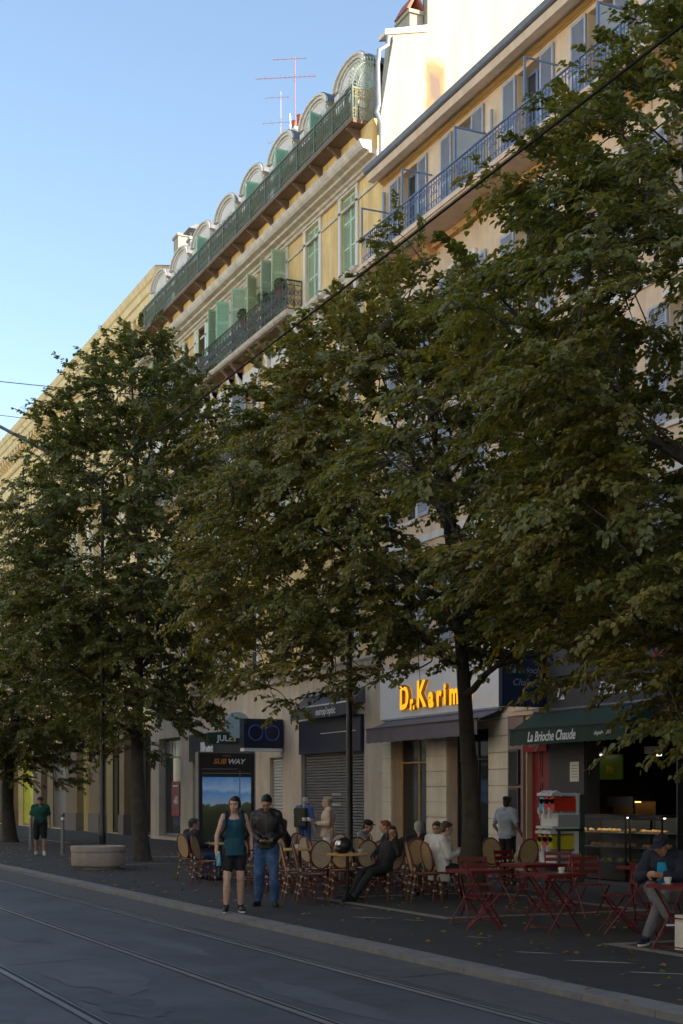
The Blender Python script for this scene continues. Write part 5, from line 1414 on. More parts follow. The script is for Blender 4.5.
def person(label, loc, rz, base, over, sp, vox=.013):
    """sp: skin, hair, hairstyle, top, sleeve (0 none,.5 short,1 long), bottom, leg (.3 shorts,1 long), shoe, ..."""
    J = {k: Vector(v) for k, v in {**base, **over}.items()}
    w = sp.get('w', 1.0); fem = sp.get('fem', False)
    t = thing('person', label, 'person', loc, rz)
    up = (J['neck']-J['pel']).normalized(); rt = (J['shR']-J['shL']).normalized(); rt = (rt-up*rt.dot(up)).normalized(); fr = up.cross(rt)
    hrt = (J['hipR']-J['hipL']).normalized()
    hup = up; hrt = (hrt-hup*hrt.dot(hup)).normalized(); hfr = hup.cross(hrt)
    def torso(b, g, lo=0, hi=1, flare=0):
        P, Cc, N_ = J['pel'], J['chest'], J['neck']
        S_ = [(P-up*.07, .135*w, .105*w, hrt, hfr), (P+up*.02, .158*w if fem else .15*w, .115*w, hrt, hfr), (P.lerp(Cc, .38), .128*w if fem else .142*w, .10*w, rt, fr), (P.lerp(Cc, .7), .142*w if fem else .158*w, .112*w, rt, fr),
              (Cc, .160*w if fem else .178*w, .125*w, rt, fr), (Cc.lerp(N_, .5), .165*w if fem else .185*w, .112*w, rt, fr), (Cc.lerp(N_, .80), .115*w, .085*w, rt, fr), (N_, .055, .058, rt, fr)]
        k = len(S_); S_ = S_[int(lo):k-int(hi) if hi else k]
        loft(b, [(c, r_, f_, rx+g+(flare if i == 0 else 0), ry+g+(flare if i == 0 else 0)) for i, (c, rx, ry, r_, f_) in enumerate(S_)])
    def limb(b, side, which, g, frac=1.0, caps=True):
        if which == 'arm':
            s, e, wr_ = J['sh'+side], J['el'+side], J['wr'+side]; k = .92 if fem else 1.0
            f1 = min(1, frac*2)
            cone(b, s, (.050*k+g), s.lerp(e, f1), (.050*k+g)*(1-f1)+(.038*k+g)*f1, 12, True)
            if frac > .5:
                f2 = (frac-.5)*2; cone(b, e, .039*k+g, e.lerp(wr_, f2), (.039*k+g)*(1-f2)+(.027*k+g)*f2, 12, True)
        else:
            h, kn, an = J['hip'+side], J['kn'+side], J['an'+side]
            f1 = min(1, frac*2); hh = h.lerp(kn, -.02)
            cone(b, hh, .088*w+g, h.lerp(kn, f1), (.088*w+g)*(1-f1)+(.056+g)*f1, 14, True)
            if frac > .5:
                f2 = (frac-.5)*2; m1 = kn.lerp(an, min(.35, f2)); back = Vector((0,0,0))
                cone(b, kn, .051*(.95 if fem else 1)+g, m1, .058*(.95 if fem else 1)+g, 12, True); 
                if f2 > .35: cone(b, m1, .057+g, kn.lerp(an, f2), (.057+g)*(1-f2)+(.037+g)*f2, 12, True)
    # body: one skin
    b = MB(); torso(b, 0)
    cone(b, J['neck']-up*.03, .056, J['head']-(J['head']-J['neck']).normalized()*.05, .050, 12)
    hd = J['head']; look = Vector(sp['look']).normalized() if 'look' in sp else fr.copy()
    hu = (Vector((0,0,1))*1.0+(hd-J['neck']).normalized()*.5); hu = (hu-look*hu.dot(look)).normalized() if abs(look.z) < .75 else up
    hr = look.cross(hu).normalized(); HM = Matrix((hr, look, hu)).transposed()
    b.ell(hd+HM @ Vector((0,-.008,.022)), (.073,.092,.095), 16, 12, HM)
    b.ell(hd+HM @ Vector((0,.022,-.055)), (.056,.062,.062), 14, 10, HM)
    b.ell(hd+HM @ Vector((0,.048,-.080 if fem else -.088)), (.024 if fem else .028,.022,.020), 10, 8, HM)              # chin
    cone(b, hd+HM @ Vector((0,.080,.012)), .009, hd+HM @ Vector((0,.094 if fem else .102,-.022)), .011 if fem else .014, 8)      # nose
    b.ell(hd+HM @ Vector((0,.088,.030)), (.048,.016,.010), 10, 6, HM)               # brow
    b.ell(hd+HM @ Vector((0,.083,-.052)), (.022,.013,.012), 8, 6, HM)               # lips
    for s in (-1, 1): b.ell(hd+HM @ Vector((s*.076,-.012,-.008)), (.012,.022,.032), 8, 6, HM); b.ell(hd+HM @ Vector((s*.040,.066,-.028)), (.024,.02,.02), 8, 6, HM)
    for sd in ('L', 'R'):
        limb(b, sd, 'arm', 0); limb(b, sd, 'leg', 0)
        an, toe = J['an'+sd], J['toe'+sd]
        cone(b, an, .038, an+(toe-an)*.15-Vector((0,0,.03)), .036, 10); cone(b, an-Vector((0,0,.04)), .034, toe, .026, 10)
        # hand: palm, four fingers, thumb
        el, wr_ = J['el'+sd], J['wr'+sd]; d = (wr_-el).normalized()
        if 'hand'+sd in sp: d = Vector(sp['hand'+sd]).normalized()
        inw = Vector((-1 if sd == 'R' else 1, 0, 0)); inw = (inw-d*inw.dot(d)); inw = inw.normalized() if inw.length > .1 else d.orthogonal().normalized()
        if 'palm'+sd in sp: inw = Vector(sp['palm'+sd]); inw = (inw-d*inw.dot(d)).normalized()
        ac = d.cross(inw).normalized(); ac = ac if ac.y > 0 or abs(ac.y) < .05 else -ac           # across the knuckles, thumb side forward
        HMx = Matrix((ac, inw, d)).transposed()
        b.ell(wr_+d*.045, (.040,.018,.052), 12, 8, HMx)
        curl = sp.get('curl'+sd, .35)
        for i, (o_, L) in enumerate(((.030,.070),(.010,.078),(-.010,.072),(-.030,.058))):
            p0 = wr_+d*.075+ac*o_; p1 = p0+(d*math.cos(curl)+inw*math.sin(curl))*L*.5; p2 = p1+(d*math.cos(curl*2.2)+inw*math.sin(curl*2.2))*L*.5
            cone(b, p0, .0092, p1, .0088, 8); cone(b, p1, .0088, p2, .0075, 8)
        p0 = wr_+d*.025+ac*.030; p1 = p0+(d*.65+ac*.65+inw*.25).normalized()*.04; p2 = p1+(d*.9+ac*.15+inw*.4).normalized()*.032
        cone(b, p0, .012, p1, .0105, 8); cone(b, p1, .0105, p2, .0085, 8)
    obj('body', fuse(b, 'body', M[sp['skin']], min(vox, .010), 2), t)
    # eyes
    for s in (-1, 1):
        MB().ell(hd+HM @ Vector((s*.031,.080,.006)), (.014,.010,.007), 10, 6, HM).build('eye', M['eye_dark'], t)
    MB().ell(hd+HM @ Vector((0,.0925,-.053)), (.020,.006,.006), 8, 6, HM).build('mouth', M['lip'], t)
    # hair
    hs = sp.get('hairstyle', 'short'); b = MB()
    if hs != 'none':
        th = 1.0 if hs != 'curly' else 1.04
        b.ell(hd+HM @ Vector((0,-.022,.040)), (.083*th,.092*th,.088*th), 16, 12, HM)
        b.ell(hd+HM @ Vector((0,-.055,-.010)), (.072,.056,.075), 12, 10, HM)
        b.ell(hd+HM @ Vector((0,.045,.088)), (.06,.045,.028), 12, 8, HM)
        if hs == 'bob':
            b.ell(hd+HM @ Vector((0,-.05,-.06)), (.088,.062,.09), 12, 10, HM)
            for s in (-1, 1): b.ell(hd+HM @ Vector((s*.078,-.01,-.04)), (.022,.045,.085), 10, 8, HM)
        if hs == 'tail':
            for s in (-1, 1): b.ell(hd+HM @ Vector((s*.072,-.005,.01)), (.020,.05,.055), 10, 8, HM)
            b.ell(hd+HM @ Vector((0,.058,.075)), (.062,.034,.026), 12, 8, HM)
            b.ell(hd+HM @ Vector((0,-.115,.02)), (.035,.04,.04), 10, 8, HM); cone(b, hd+HM @ Vector((0,-.13,.0)), .03, hd+HM @ Vector((0,-.14,-.17)), .014, 8)
        if hs == 'bun': b.ell(hd+HM @ Vector((0,-.09,.09)), (.045,.045,.04), 10, 8, HM)
        if hs == 'long':
            b.ell(hd+HM @ Vector((0,-.06,-.09)), (.085,.05,.14), 12, 10, HM)
            for s in (-1, 1): b.ell(hd+HM @ Vector((s*.078,-.0,-.07)), (.022,.04,.12), 10, 8, HM)
        obj('hair', fuse(b, 'hair', M[sp['hair']], .010, 2, .006), t)
    if sp.get('cap'):
        b = MB(); b.ell(hd+HM @ Vector((0,-.01,.052)), (.086,.104,.078), 16, 10, HM)
        b.prism([hd+HM @ Vector((.075*math.cos(a)*1.0, .075+.085*math.sin(a), .052-.02*math.sin(a))) for a in [k*math.pi/10 for k in range(11)]], HM @ Vector((0,0,.010)))
        obj('cap', fuse(b, 'cap', M[sp['cap']], .009, 1), t)
    # top
    g = sp.get('gtop', .012)
    b = MB()
    if sp['sleeve'] == 0:
        torso(b, g, 0, 2, .012)
        for sd in ('L', 'R'):
            s = J['sh'+sd]; m_ = J['neck'].lerp(s, .58)
            cone(b, m_+up*.018+fr*.045, .026, J['chest'].lerp(s, .55)+fr*.055, .05, 10); cone(b, m_+up*.018-fr*.045, .026, J['chest'].lerp(s, .55)-fr*.055, .05, 10); cone(b, m_+up*.018+fr*.045, .026, m_+up*.018-fr*.045, .026, 10)
    else:
        torso(b, g, 0, 1 if not sp.get('collar') else 0, sp.get('flare', .006))
        for sd in ('L', 'R'):
            limb(b, sd, 'arm', g*(1.0 if sp['sleeve'] == 1 else 1.3), sp['sleeve'] if sp['sleeve'] < 1 else .92)
            cone(b, J['neck'].lerp(J['sh'+sd], .35), .055+g*.6, J['sh'+sd], .052+g, 12)
    if sp.get('skirt'):                                          # long hem below the waist
        P = J['pel']; loft(b, [(P-up*sp['skirt'], hrt, hfr, .165*w+g, .13*w+g), (P, hrt, hfr, .155*w+g, .12*w+g), (P+up*.1, hrt, hfr, .14*w+g, .11*w+g)])
    obj('shirt' if not sp.get('jacket') else 'jacket', fuse(b, 'shirt', M[sp['top']], vox, 2, .012), t)
    # trousers
    g = sp.get('gleg', .014); b = MB()
    P = J['pel']
    loft(b, [(P-up*.075, hrt, hfr, .14*w+g, .108*w+g), (P+up*.02, hrt, hfr, .158*w+g*.6, .115*w+g*.6), (P+up*.09, hrt, hfr, .143*w+g*.6, .107*w+g*.6)])
    for sd in ('L', 'R'): limb(b, sd, 'leg', g, sp['leg'] if sp['leg'] < 1 else .97)
    obj('trousers' if sp['leg'] > .6 else 'shorts', fuse(b, 'trousers', M[sp['bottom']], vox, 2, .011), t)
    # shoes
    for sd in ('L', 'R'):
        an, toe = J['an'+sd], J['toe'+sd]; d = (toe-an); d.z = 0; d = d.normalized() if d.length > .01 else Vector((0,1,0)); sd_ = Vector((0,0,1)).cross(d)
        fd = (toe-an); pit = max(-.9, min(.9, (fd.z+.055)/max(.1, fd.length)))
        q = Vector((d.x*math.cos(pit), d.y*math.cos(pit), math.sin(pit))).normalized(); u = q.cross(sd_); u = u if u.z > 0 else -u
        F = Matrix((sd_, q, u)).transposed(); c = an+q*.055-u*.045
        b = MB(); b.ell(c+F @ Vector((0,.06,.0)), (.046,.105,.042), 14, 10, F); b.ell(c+F @ Vector((0,-.055,.015)), (.041,.06,.058), 12, 10, F); cone(b, c+F @ Vector((0,-.055,.02)), .044, an+Vector((0,0,.02)), .046, 12)
        o = obj('shoe', fuse(b, 'shoe', M[sp['shoe']], .009, 1), t)
        b = MB(); n = 20; prof = []
        for i in range(n):
            a = 2*math.pi*i/n; prof.append(c+F @ Vector((.047*math.cos(a)*(1 if math.sin(a) > 0 else .92), (.155 if math.sin(a) > 0 else .11)*math.sin(a), -.040)))
        b.prism(prof, F @ Vector((0,0,.022))); obj('sole', b.mesh('sole', M[sp.get('sole', sp['shoe'])]), o)
    t['_J'] = 0; del t['_J']
    return t, J, (rt, fr, up, HM, hd)

# ---- the two walkers in front
t, J, F = person('young woman walking in a teal vest and black shorts with a water bottle', (7.18, 19.30, 0), yaw_to(-.27, -.96), STAND,
    dict(elL=(-.245,-.06,1.11), wrL=(-.25,-.01,.87), elR=(.25,-.03,1.10), wrR=(.26,.03,.86), knL=(-.085,.05,.49), knR=(.11,.07,.48), anR=(.12,.02,.085), toeR=(.15,.19,.03), anL=(-.095,-.06,.085), toeL=(-.12,.11,.03), head=(0,.03,1.555), hipL=(-.08,0,.9), hipR=(.08,0,.9), shL=(-.15,-.02,1.385), shR=(.15,-.02,1.385)),
    dict(skin='skin_light', hair='hair_dark', hairstyle='tail', top='teal_cloth', sleeve=0, bottom='black_cloth', leg=.30, shoe='shoe_black', sole='shoe_white', fem=True, gtop=.014, gleg=.020, skirt=.135, w=.94, look=(.30,.95,-.02), curlR=.9), .012)
rt, fr, up, HM, hd = F
b = MB(); b.obox(J['chest']-fr*.19-up*.02, (.27,.14,.40), Matrix((rt, fr, up)).transposed()); obj('backpack', fuse(b, 'backpack', M['black_cloth'], .016, 4), t)
for s, sd in ((-1, 'L'), (1, 'R')):
    m_ = J['neck'].lerp(J['sh'+sd], .78)
    b = MB(); P = [J['chest']-fr*.13+rt*s*.11, m_+up*.075-fr*.05, m_+up*.062+fr*.065, J['chest']+fr*.135+rt*s*.135-up*.02, J['chest']+fr*.06+rt*s*.20-up*.14, J['chest']-fr*.10+rt*s*.15-up*.2]
    b.tube(P, .019, 8); b.build('backpack_strap', M['black_cloth'], t)
lo = thing('water_bottle', 'pale blue water bottle held in the hand of the woman in the teal vest', 'bottle', (0,0,0)); 
hm = Matrix.Rotation(yaw_to(-.27, -.96), 4, 'Z'); hp = Vector((7.18, 19.30, 0))+(hm @ (J['wrR']+Vector((-.03,.035,-.085))))
lo.location = hp
MB().lathe([(.0,-.10),(.032,-.098),(.034,-.09),(.034,.05),(.022,.08),(.0,.081)], 14).build('flask', M['cyan_juice'], lo); MB().lathe([(.018,.081),(.02,.085),(.02,.11),(.0,.112)], 12).build('cap', M['white_plastic'], lo)
b = MB(); n = 14; w0 = J['wrL']; d = (J['wrL']-J['elL']).normalized(); a1 = d.orthogonal().normalized(); a2 = d.cross(a1)
b.tube([w0-d*.02+a1*.034*math.cos(2*math.pi*i/n)+a2*.034*math.sin(2*math.pi*i/n) for i in range(n)], .010, 6, True); b.build('wristwatch', M['black_paint'], t)

t, J, F = person('man in a black jacket and blue jeans looking down at his phone', (8.02, 20.15, 0), yaw_to(-.42, -.91), STAND,
    dict(head=(.0,.06,1.575), neck=(0,-.01,1.45), chest=(0,-.02,1.26), shL=(-.165,-.02,1.40), shR=(.165,-.02,1.40), elL=(-.225,-.05,1.12), wrL=(-.08,.17,1.0), elR=(.225,-.05,1.12), wrR=(.07,.20,1.0), handL=(.6,.5,-.1), handR=(-.7,.5,0),
         knL=(-.11,.10,.50), anL=(-.12,.06,.085), toeL=(-.16,.23,.03), knR=(.11,.02,.50), anR=(.13,-.12,.085), toeR=(.20,.05,.03)),
    dict(skin='skin_tan', hair='hair_black', hairstyle='curly', top='jacket_black', sleeve=1, bottom='jeans', leg=1, shoe='shoe_black', gtop=.022, gleg=.024, collar=True, jacket=True, flare=.012, look=(.12,.82,-.5), curlL=.9, curlR=.9, handL=(.7,.6,-.15), handR=(-.7,.6,0), palmL=(0,0,1), palmR=(0,0,1)), .012)
ph = Vector((8.02,20.15,0))+Matrix.Rotation(yaw_to(-.42, -.91), 4, 'Z') @ Vector((.0,.27,1.03))
o = thing('phone', 'dark phone held at the waist by the man in the black jacket', 'phone', ph, yaw_to(-.42, -.91)); MB().obox((0,0,0), (.07,.145,.009), Matrix.Rotation(.5, 3, 'X')).build('case', M['black_paint'], o); MB().obox((0,-.003,.0062), (.064,.135,.002), Matrix.Rotation(.5, 3, 'X')).build('screen', M['pane'], o)
rt, fr, up, HM, hd = F
b = MB(); b.tube([J['neck']+fr*.11-up*.05, J['chest']+fr*.165, J['pel']+fr*.15+up*.08], .005, 5); b.build('zip', M['dark_iron'], t)
# ---- others on their feet
person('man in a dark green t-shirt, black shorts and cap walking by the far tree', (9.28, 41.0, 0), yaw_to(-.22, -.97), STAND,
    dict(knL=(-.11,.10,.50), anL=(-.11,.10,.085), toeL=(-.13,.27,.03), anR=(.11,-.14,.09), toeR=(.13,.02,.03), knR=(.11,.01,.49), elL=(-.26,-.03,1.12), elR=(.26,-.03,1.12), wrL=(-.28,.04,.88), wrR=(.28,.03,.88), shL=(-.19,-.02,1.40), shR=(.19,-.02,1.40)),
    dict(skin='skin_tan', hair='hair_dark', hairstyle='short', cap='black_cloth', top='green_cloth', sleeve=.36, bottom='black_cloth', leg=.46, shoe='shoe_white', w=1.12, gtop=.02, gleg=.03), .016)
t, J, F = person('grey haired man in a blue shirt with an olive rucksack by the roller shutter', (14.2, 33.1, 0), yaw_to(.75, .65), STAND,
    dict(anL=(-.1,.12,.085), toeL=(-.12,.29,.03), anR=(.1,-.16,.10), toeR=(.11,0,.03), knL=(-.1,.1,.5), head=(0,.05,1.555)), dict(skin='skin_pale', hair='hair_grey', hairstyle='short', top='blue_shirt', sleeve=.4, bottom='jeans', leg=1, shoe='shoe_black', gtop=.02), .016)
rt, fr, up, HM, hd = F
b = MB(); b.obox(J['chest']-fr*.20-up*.08, (.32,.18,.48), Matrix((rt, fr, up)).transposed()); obj('rucksack', fuse(b, 'rucksack', M['olive_cloth'], .02, 4), t)
t, J, F = person('waitress with a grey blond bob in a beige jacket carrying a tray', (12.0, 26.75, 0), yaw_to(-.93, .30), STAND,
    dict(elL=(-.22,.02,1.12), elR=(.22,.02,1.12), wrL=(-.12,.24,1.12), wrR=(.14,.26,1.12)), dict(skin='skin_light', hair='hair_blond', hairstyle='bob', top='beige_cloth', sleeve=1, bottom='white_cloth', leg=1, shoe='shoe_black', fem=True, gtop=.024, jacket=True, handL=(.3,1,.1), handR=(-.3,1,.1), palmL=(0,0,1), palmR=(0,0,1), skirt=.10), .015)
wm = Matrix.Rotation(yaw_to(-.93, .30), 4, 'Z'); wp = Vector((12.0,26.75,0))
tp = wp+wm @ Vector((0,.44,1.165))
o = thing('serving_tray', 'round tray carried by the waitress in the beige jacket', 'tray', tp); MB().lathe([(.0,0),(.17,0),(.185,.018),(.178,.018),(.165,.006),(.0,.006)], 24).build('disc', M['chrome'], o)
for i, (x, y) in enumerate(((-.07,-.03),(.07,.04))):
    o = thing('coffee_cup', 'white cup on the waitress tray, %s' % ('nearer the shutter' if i else 'nearer the street'), 'cup', tp+Vector((x, y, .007))); MB().lathe([(.0,0),(.06,.002),(.065,.008),(.0,.008)], 16).build('saucer', M['white_plastic'], o); MB().lathe([(.0,.009),(.025,.009),(.04,.05),(.042,.075),(.037,.075),(.03,.02),(.0,.018)], 16).build('cup', M['white_plastic'], o)
person('dark haired woman in a pale blue t-shirt seen from behind near the red door', (14.2, 23.3, 0), yaw_to(.9, .35), STAND,
    dict(elL=(-.27,-.06,1.13), wrL=(-.24,.10,.95), elR=(.27,-.06,1.13), wrR=(.22,.14,.98)), dict(skin='skin_tan', hair='hair_black', hairstyle='bun', top='pale_blue_cloth', sleeve=.34, bottom='black_cloth', leg=1, shoe='shoe_black', fem=True, w=1.08, gtop=.022), .014)

# ---- chairs, tables and people of the terrace
def seat_person(label, x, y, dx, dy, over, sp, chair=None, kind='c'):
    if chair: bistro_chair(chair, x-.0*dx, y, dx, dy, kind)
    n_ = math.hypot(dx, dy); return person(label, (x+.06*dx/n_, y+.06*dy/n_, -.015), yaw_to(dx, dy), SIT, over, sp, .016)
round_table('small round wooden table before the couple at the left end of the terrace', 9.75, 27.0, 'table_wood', .32)
seat_person('seated person in a dark jacket at the left end of the terrace', 9.15, 26.9, .95, .3, {}, dict(skin='skin_tan', hair='hair_dark', hairstyle='short', top='dark_cloth', sleeve=1, bottom='jeans', leg=1, shoe='shoe_black', gtop=.02, look=(.3,.9,0)), 'leftmost rattan chair under the person in the dark jacket')
seat_person('seated person with tied dark hair facing the dark jacketed person at the left end', 10.0, 27.6, -.8, -.5, {}, dict(skin='skin_light', hair='hair_dark', hairstyle='bun', top='black_cloth', sleeve=.4, bottom='dark_cloth', leg=1, shoe='shoe_black', fem=True), 'rattan chair beneath the person with tied dark hair')
bistro_chair('empty rattan chair just left of the woman in the teal vest', 9.0, 25.6, .75, -.65)
bistro_chair('empty rattan chair half hidden behind the woman in the teal vest', 9.35, 25.0, .2, 1)
seat_person('seated person with dark hair glimpsed between the two walkers', 10.5, 25.6, -.9, .3, {}, dict(skin='skin_tan', hair='hair_dark', hairstyle='long', top='black_cloth', sleeve=1, bottom='black_cloth', leg=1, shoe='shoe_black', fem=True), 'rattan chair under the person between the two walkers')
bistro_chair('rattan chair seen between the legs of the two walkers', 9.1, 23.4, .9, -.4, 'd')
# rows behind the man
round_table('round table right behind the man in the black jacket', 9.95, 23.4)
round_table('round wooden table carrying the motorcycle helmet', 9.75, 20.95)
round_table('round wooden table at the back of the terrace near the waitress', 12.3, 25.0)
for lab, x, y, dx, dy, k in [
    ('rattan chair facing right just right of the man in jeans', 9.05, 21.75, .93, -.38, 'c'),
    ('front rattan chair with doubled back, nearest the street', 8.98, 20.62, .95, -.30, 'c'),
    ('rattan chair nested against the front one', 8.90, 20.95, .95, -.28, 'c'),
    ('cream backed chair in the second row behind the front one', 9.75, 22.1, .25, .97, 'd'),
    ('cream backed chair in the second row, middle of three', 10.15, 22.25, .3, .95, 'd'),
    ('cream backed chair in the second row beside the helmet', 10.55, 22.0, .2, .97, 'd'),
    ('chair in the back row left of the waitress', 10.6, 24.2, .9, .4, 'd'),
    ('chair in the back row in front of the waitress', 11.2, 23.7, .35, .93, 'd'),
    ('chair in the back row below the blue shirted man', 11.7, 25.5, -.4, -.9, 'd'),
    ('chair in the back row under the roller shutter', 12.3, 26.0, -.9, -.3, 'c'),
    ('empty chair facing the camera behind the red haired woman', 12.3, 23.6, -.6, -.8, 'd'),
    ('rattan chair tilted beside the white shirted pair', 10.7, 20.05, .95, -.3, 'c'),
    ('pale backed chair behind the tilted one', 11.55, 21.4, .3, .95, 'd'),
    ('rattan chair right of the trunk, left of the bag', 13.0, 21.7, -.2, -.98, 'c'),
    ('rattan chair holding the striped bag', 13.35, 21.4, .1, .99, 'c'),
    ('chair in the middle row at the mast', 10.0, 24.6, -.3, -.95, 'c'),
    ('chair in the left row behind the walking man', 9.7, 24.3, .9, -.3, 'c')]:
    bistro_chair(lab, x, y, dx, dy, k)
for lab, x, y, dx, dy, k in [('rattan chair pushed in behind the table with the helmet', 9.95, 21.55, -.3, -.95, 'c'), ('rattan chair turned sideways just right of the second row', 11.0, 22.55, -.95, .1, 'd'),
    ('rattan chair behind the legs of the man in jeans', 9.2, 22.7, .6, .8, 'c'), ('rattan chair in the middle of the terrace, half hidden by the second row', 10.35, 23.25, .9, -.35, 'c'), ('rattan chair at the back below the white slats of the shutter', 11.3, 26.3, .2, -.98, 'd')]:
    bistro_chair(lab, x, y, dx, dy, k)
def cup(label, x, y, z=.75, glass=False):
    o = thing('drinking_glass' if glass else 'coffee_cup', label, 'glass' if glass else 'cup', (x, y, z))
    if glass: MB().lathe([(.0,0),(.028,0),(.036,.13),(.032,.13),(.026,.02),(.0,.02)], 14).build('glass', M['orange_side'], o)
    else:
        MB().lathe([(.0,0),(.06,.002),(.065,.008),(.0,.008)], 16).build('saucer', M['white_plastic'], o); MB().lathe([(.0,.009),(.025,.009),(.04,.05),(.042,.075),(.037,.075),(.03,.02),(.0,.018)], 16).build('cup', M['white_plastic'], o)
cup('white cup beside the motorcycle helmet', 9.9, 20.8); cup('white cup on the table behind the man in the black jacket', 9.85, 23.3); cup('white cup before the couple at the left end', 9.7, 27.05)
cup('tall orange drink before the couple at the left end', 9.85, 26.85, .75, True); cup('tall orange drink on the table between the white haired man and the white shirted pair', 12.35, 22.8, .75, True)
cup('white cup on the red table of the hooded person', 9.6, 12.45, .722); cup('white cup on the nearest empty red table', 9.8, 14.8, .722)
t = thing('motorcycle_helmet', 'black motorcycle helmet with a shiny visor on the round table', 'helmet', (9.62, 20.80, .752))
b = MB(); b.ell((0,0,.135), (.125,.15,.135), 20, 14); b.ell((0,.06,.07), (.09,.11,.07), 14, 10); obj('shell', fuse(b, 'shell', M['black_paint'], .012, 2), t); t.rotation_euler = (0,0,1.6)
vs = []; n = 12
b = MB()
for i in range(n+1):
    a = -.75+1.5*i/n
    for j in range(5): ph = .05+.55*j/4; vs.append((.131*math.sin(a)*math.cos(ph), .157*math.cos(a)*math.cos(ph), .135+.14*math.sin(ph)))
b.add(vs, [(i*5+j, (i+1)*5+j, (i+1)*5+j+1, i*5+j+1) for i in range(n) for j in range(4)], True); b.build('visor', M['steel'], t)
# seated guests
dark = dict(skin='skin_tan', hair='hair_dark', hairstyle='short', top='dark_cloth', sleeve=1, bottom='dark_cloth', leg=1, shoe='shoe_black')
seat_person('seated man in a cap and grey shirt just right of the tram mast', 11.6, 24.2, .85, -.5, dict(wrR=(.05,.26,.86), elR=(.20,.05,.76), chest=(0,-.08,.83), neck=(0,-.04,1.01), head=(0,.02,1.135)), {**dark, 'cap': 'black_cloth', 'top': 'grey_cloth', 'sleeve': .36, 'look': (.3,.9,-.15)}, 'rattan chair under the man in the cap')
seat_person('woman in dark clothes lounging in a chair with a phone at her ear', 10.35, 20.75, -.90, -.42,
    dict(pel=(0,.02,.52), hipL=(-.09,.04,.51), hipR=(.09,.04,.51), chest=(0,-.15,.79), neck=(0,-.235,.96), head=(.02,-.24,1.09), shL=(-.17,-.22,.93), shR=(.17,-.22,.93), elL=(-.27,-.05,.76), wrL=(-.13,-.08,1.02), elR=(.24,-.02,.72), wrR=(.10,.16,.66),
         knL=(-.10,.46,.47), anL=(-.06,.82,.10), toeL=(-.05,.97,.13), knR=(.10,.46,.45), anR=(.08,.74,.085), toeR=(.09,.91,.03)),
    {**dark, 'fem': True, 'hairstyle': 'bob', 'look': (-.75,.62,.05), 'handL': (.45,-.25,.85), 'palmL': (.5,.2,-.5)}, 'rattan chair under the lounging woman in dark clothes')
seat_person('red haired person in a black top seated behind the lounging woman', 11.5, 23.1, -.75, .65, {}, {**dark, 'hair': 'hair_red', 'hairstyle': 'short', 'skin': 'skin_pale', 'sleeve': .4, 'look': (-.2,.9,0)}, 'chair under the red haired person')
seat_person('white haired man in a dark jumper and grey trousers seated with his back turned', 11.75, 22.25, .55, .83, {}, {**dark, 'hair': 'hair_grey', 'skin': 'skin_pale', 'bottom': 'grey_trouser'}, 'chair under the white haired man')
round_table('round table between the white haired man and the white shirted pair', 12.4, 22.9)
seat_person('man with brown hair in a long white shirt seated in profile', 11.15, 20.35, .93, .0, dict(chest=(0,-.05,.85), neck=(0,-.02,1.03), head=(0,.04,1.16), wrL=(-.10,.24,.80), wrR=(.12,.25,.80)), {**dark, 'hair': 'hair_brown', 'skin': 'skin_light', 'top': 'white_cloth', 'skirt': .22, 'gtop': .03, 'look': (.1,.95,-.25)}, 'chair under the man in the long white shirt')
seat_person('woman in a white jacket seated facing the man in the long white shirt', 11.75, 21.6, -.75, -.65, dict(wrL=(-.08,.24,.78), wrR=(.08,.26,.78)), {**dark, 'hair': 'hair_brown', 'skin': 'skin_light', 'top': 'white_cloth', 'fem': True, 'hairstyle': 'short', 'gtop': .024, 'look': (-.2,.95,-.15)}, 'chair under the woman in the white jacket', 'd')
t = thing('shopping_bag', 'striped green and white bag lying on a rattan chair', 'bag', (13.35, 21.4, .46), .4)
b = MB(); b.ell((0,0,.14), (.20,.13,.15), 16, 10); b.obox((0,0,.07), (.34,.22,.14)); obj('bag', fuse(b, 'bag', M['bag_canvas'], .016, 4, .012), t); MB().tube([(-.1,0,.27),(-.06,.02,.36),(.06,.02,.36),(.1,0,.27)], .012, 6).build('handle', M['bag_white'], t)
# red furniture outside the bakery
red_table('red folding table in front of the tree trunk', 9.35, 16.1, .1)
red_table('nearest empty red folding table, right of the trunk', 9.75, 14.9, .05)
red_table('red folding table set back towards the drink machines', 10.9, 17.2, .1, .70, .58)
red_table('red folding table before the display cases', 11.9, 15.9, 0)
red_table('red folding table at the elbow of the hooded person', 9.75, 12.35, .08)
for lab, x, y, dx, dy in [('red folding chair behind the table at the trunk', 9.9, 17.0, -.2, -.97), ('red folding chair left of the nearest empty table', 9.1, 15.45, .9, -.5), ('red folding chair right of the nearest empty table', 10.35, 14.4, -.9, .4),
    ('red folding chair with white printed back before the display cases', 11.4, 16.45, -.15, -.98), ('red folding chair close to the drink machines', 12.0, 18.2, -.5, -.85), ('red folding chair beside the table set back', 11.5, 17.4, -.95, .2),
    ('red folding chair turned to the street left of the hooded person', 11.2, 14.9, .7, .7), ('red folding chair in the back row by the right display case', 12.6, 15.2, -.9, -.3), ('red folding chair between the trunk and the bag', 11.7, 19.0, .2, -.97)]:
    red_chair(lab, x, y, dx, dy)
red_chair('red folding chair under the hooded person', 10.28, 13.35, -.80, -.60)
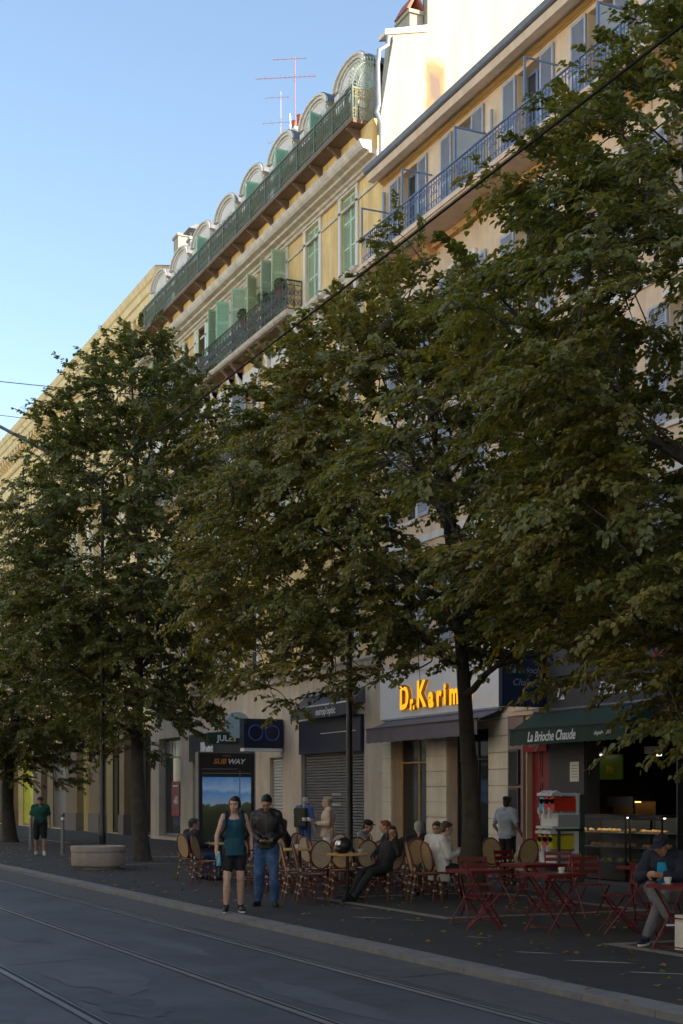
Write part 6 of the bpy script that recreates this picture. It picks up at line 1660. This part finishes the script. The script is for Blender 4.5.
t, J, F = person('person in a navy hooded jacket and grey jeans sitting with legs crossed', (10.25, 13.3, 0), yaw_to(-.80, -.60), SIT,
    dict(pel=(0,-.06,.55), chest=(.02,.0,.84), neck=(.03,.07,1.0), head=(.03,.14,1.11), shL=(-.18,.03,.97), shR=(.20,.05,.97), elL=(-.22,.22,.76), wrL=(-.06,.36,.78), elR=(.26,.22,.74), wrR=(.12,.38,.78),
         knL=(-.08,.40,.56), anL=(.10,.50,.09), toeL=(.12,.66,.03), knR=(.08,.42,.64), anR=(-.20,.62,.32), toeR=(-.34,.70,.28), hipL=(-.09,-.03,.53), hipR=(.09,-.03,.54)),
    dict(skin='skin_tan', hair='hair_black', hairstyle='short', cap='navy_cloth', top='navy_cloth', sleeve=1, bottom='grey_jeans', leg=1, shoe='shoe_navy', sole='shoe_white', gtop=.032, collar=True, jacket=True, look=(.2,.85,-.45), gleg=.02), .012)
rt, fr, up, HM, hd = F
b = MB(); loft(b, [(J['pel']+fr*.13+up*.02, rt, fr, .075, .06), (J['chest']+fr*.155-up*.04, rt, fr, .075, .05), (J['chest']+fr*.135+up*.12, rt, fr, .05, .045)]); obj('shirt_front', fuse(b, 'shirt_front', M['cyan_cloth'], .012, 2), t)
t = thing('shopping_bag', 'white paper carrier bag standing under the red table at the right edge', 'bag', (9.95, 12.5, 0), .2)
b = MB(); b.add([(-.17,-.08,0),(.17,-.08,0),(.17,.08,0),(-.17,.08,0),(-.18,-.07,.38),(.18,-.07,.38),(.18,.07,.38),(-.18,.07,.38)], [(0,3,2,1),(0,1,5,4),(1,2,6,5),(2,3,7,6),(3,0,4,7)]); b.build('bag', M['bag_white'], t)
MB().tube([(-.06,-.07,.37),(-.05,-.07,.47),(.05,-.07,.47),(.06,-.07,.37)], .006, 5).build('handle', M['bag_white'], t)
# clipped pot plants on the scrollwork balcony
R = np.random.RandomState(3)
for lab, y, r_ in (('round clipped pot plant on the scrollwork balcony nearest its right end', 41.2, .2), ('round pot plant in the middle of the scrollwork balcony', 42.6, .24), ('leafy pot plant on the scrollwork balcony beside the mint shutters', 44.4, .24)):
    t = thing('potted_plant', lab, 'plant', (16.84, y, 17.30), 0, 'pot plants on the scrollwork balcony')
    n = 700; d = R.normal(size=(n, 3)); d /= np.linalg.norm(d, axis=1, keepdims=True); P = d*r_*R.uniform(.6, 1, (n, 1))+np.array([0,0,.42]); A = R.normal(size=(n, 3)); A -= d*(A*d).sum(1, keepdims=True); A /= np.linalg.norm(A, axis=1, keepdims=True)
    obj('foliage', leaf_mesh('foliage', P, d, A, R.uniform(.05, .08, n), np.clip(R.normal(.12, .1, n), 0, 1)), t)
    MB().lathe([(.0,0),(.09,0),(.13,.22),(.14,.24),(.12,.24),(.0,.2)], 14).build('pot', M['terracotta'], t)
    MB().box(-.15,.15,-.02,.02,-.03,-.002).build('hook', M['dark_iron'], t)
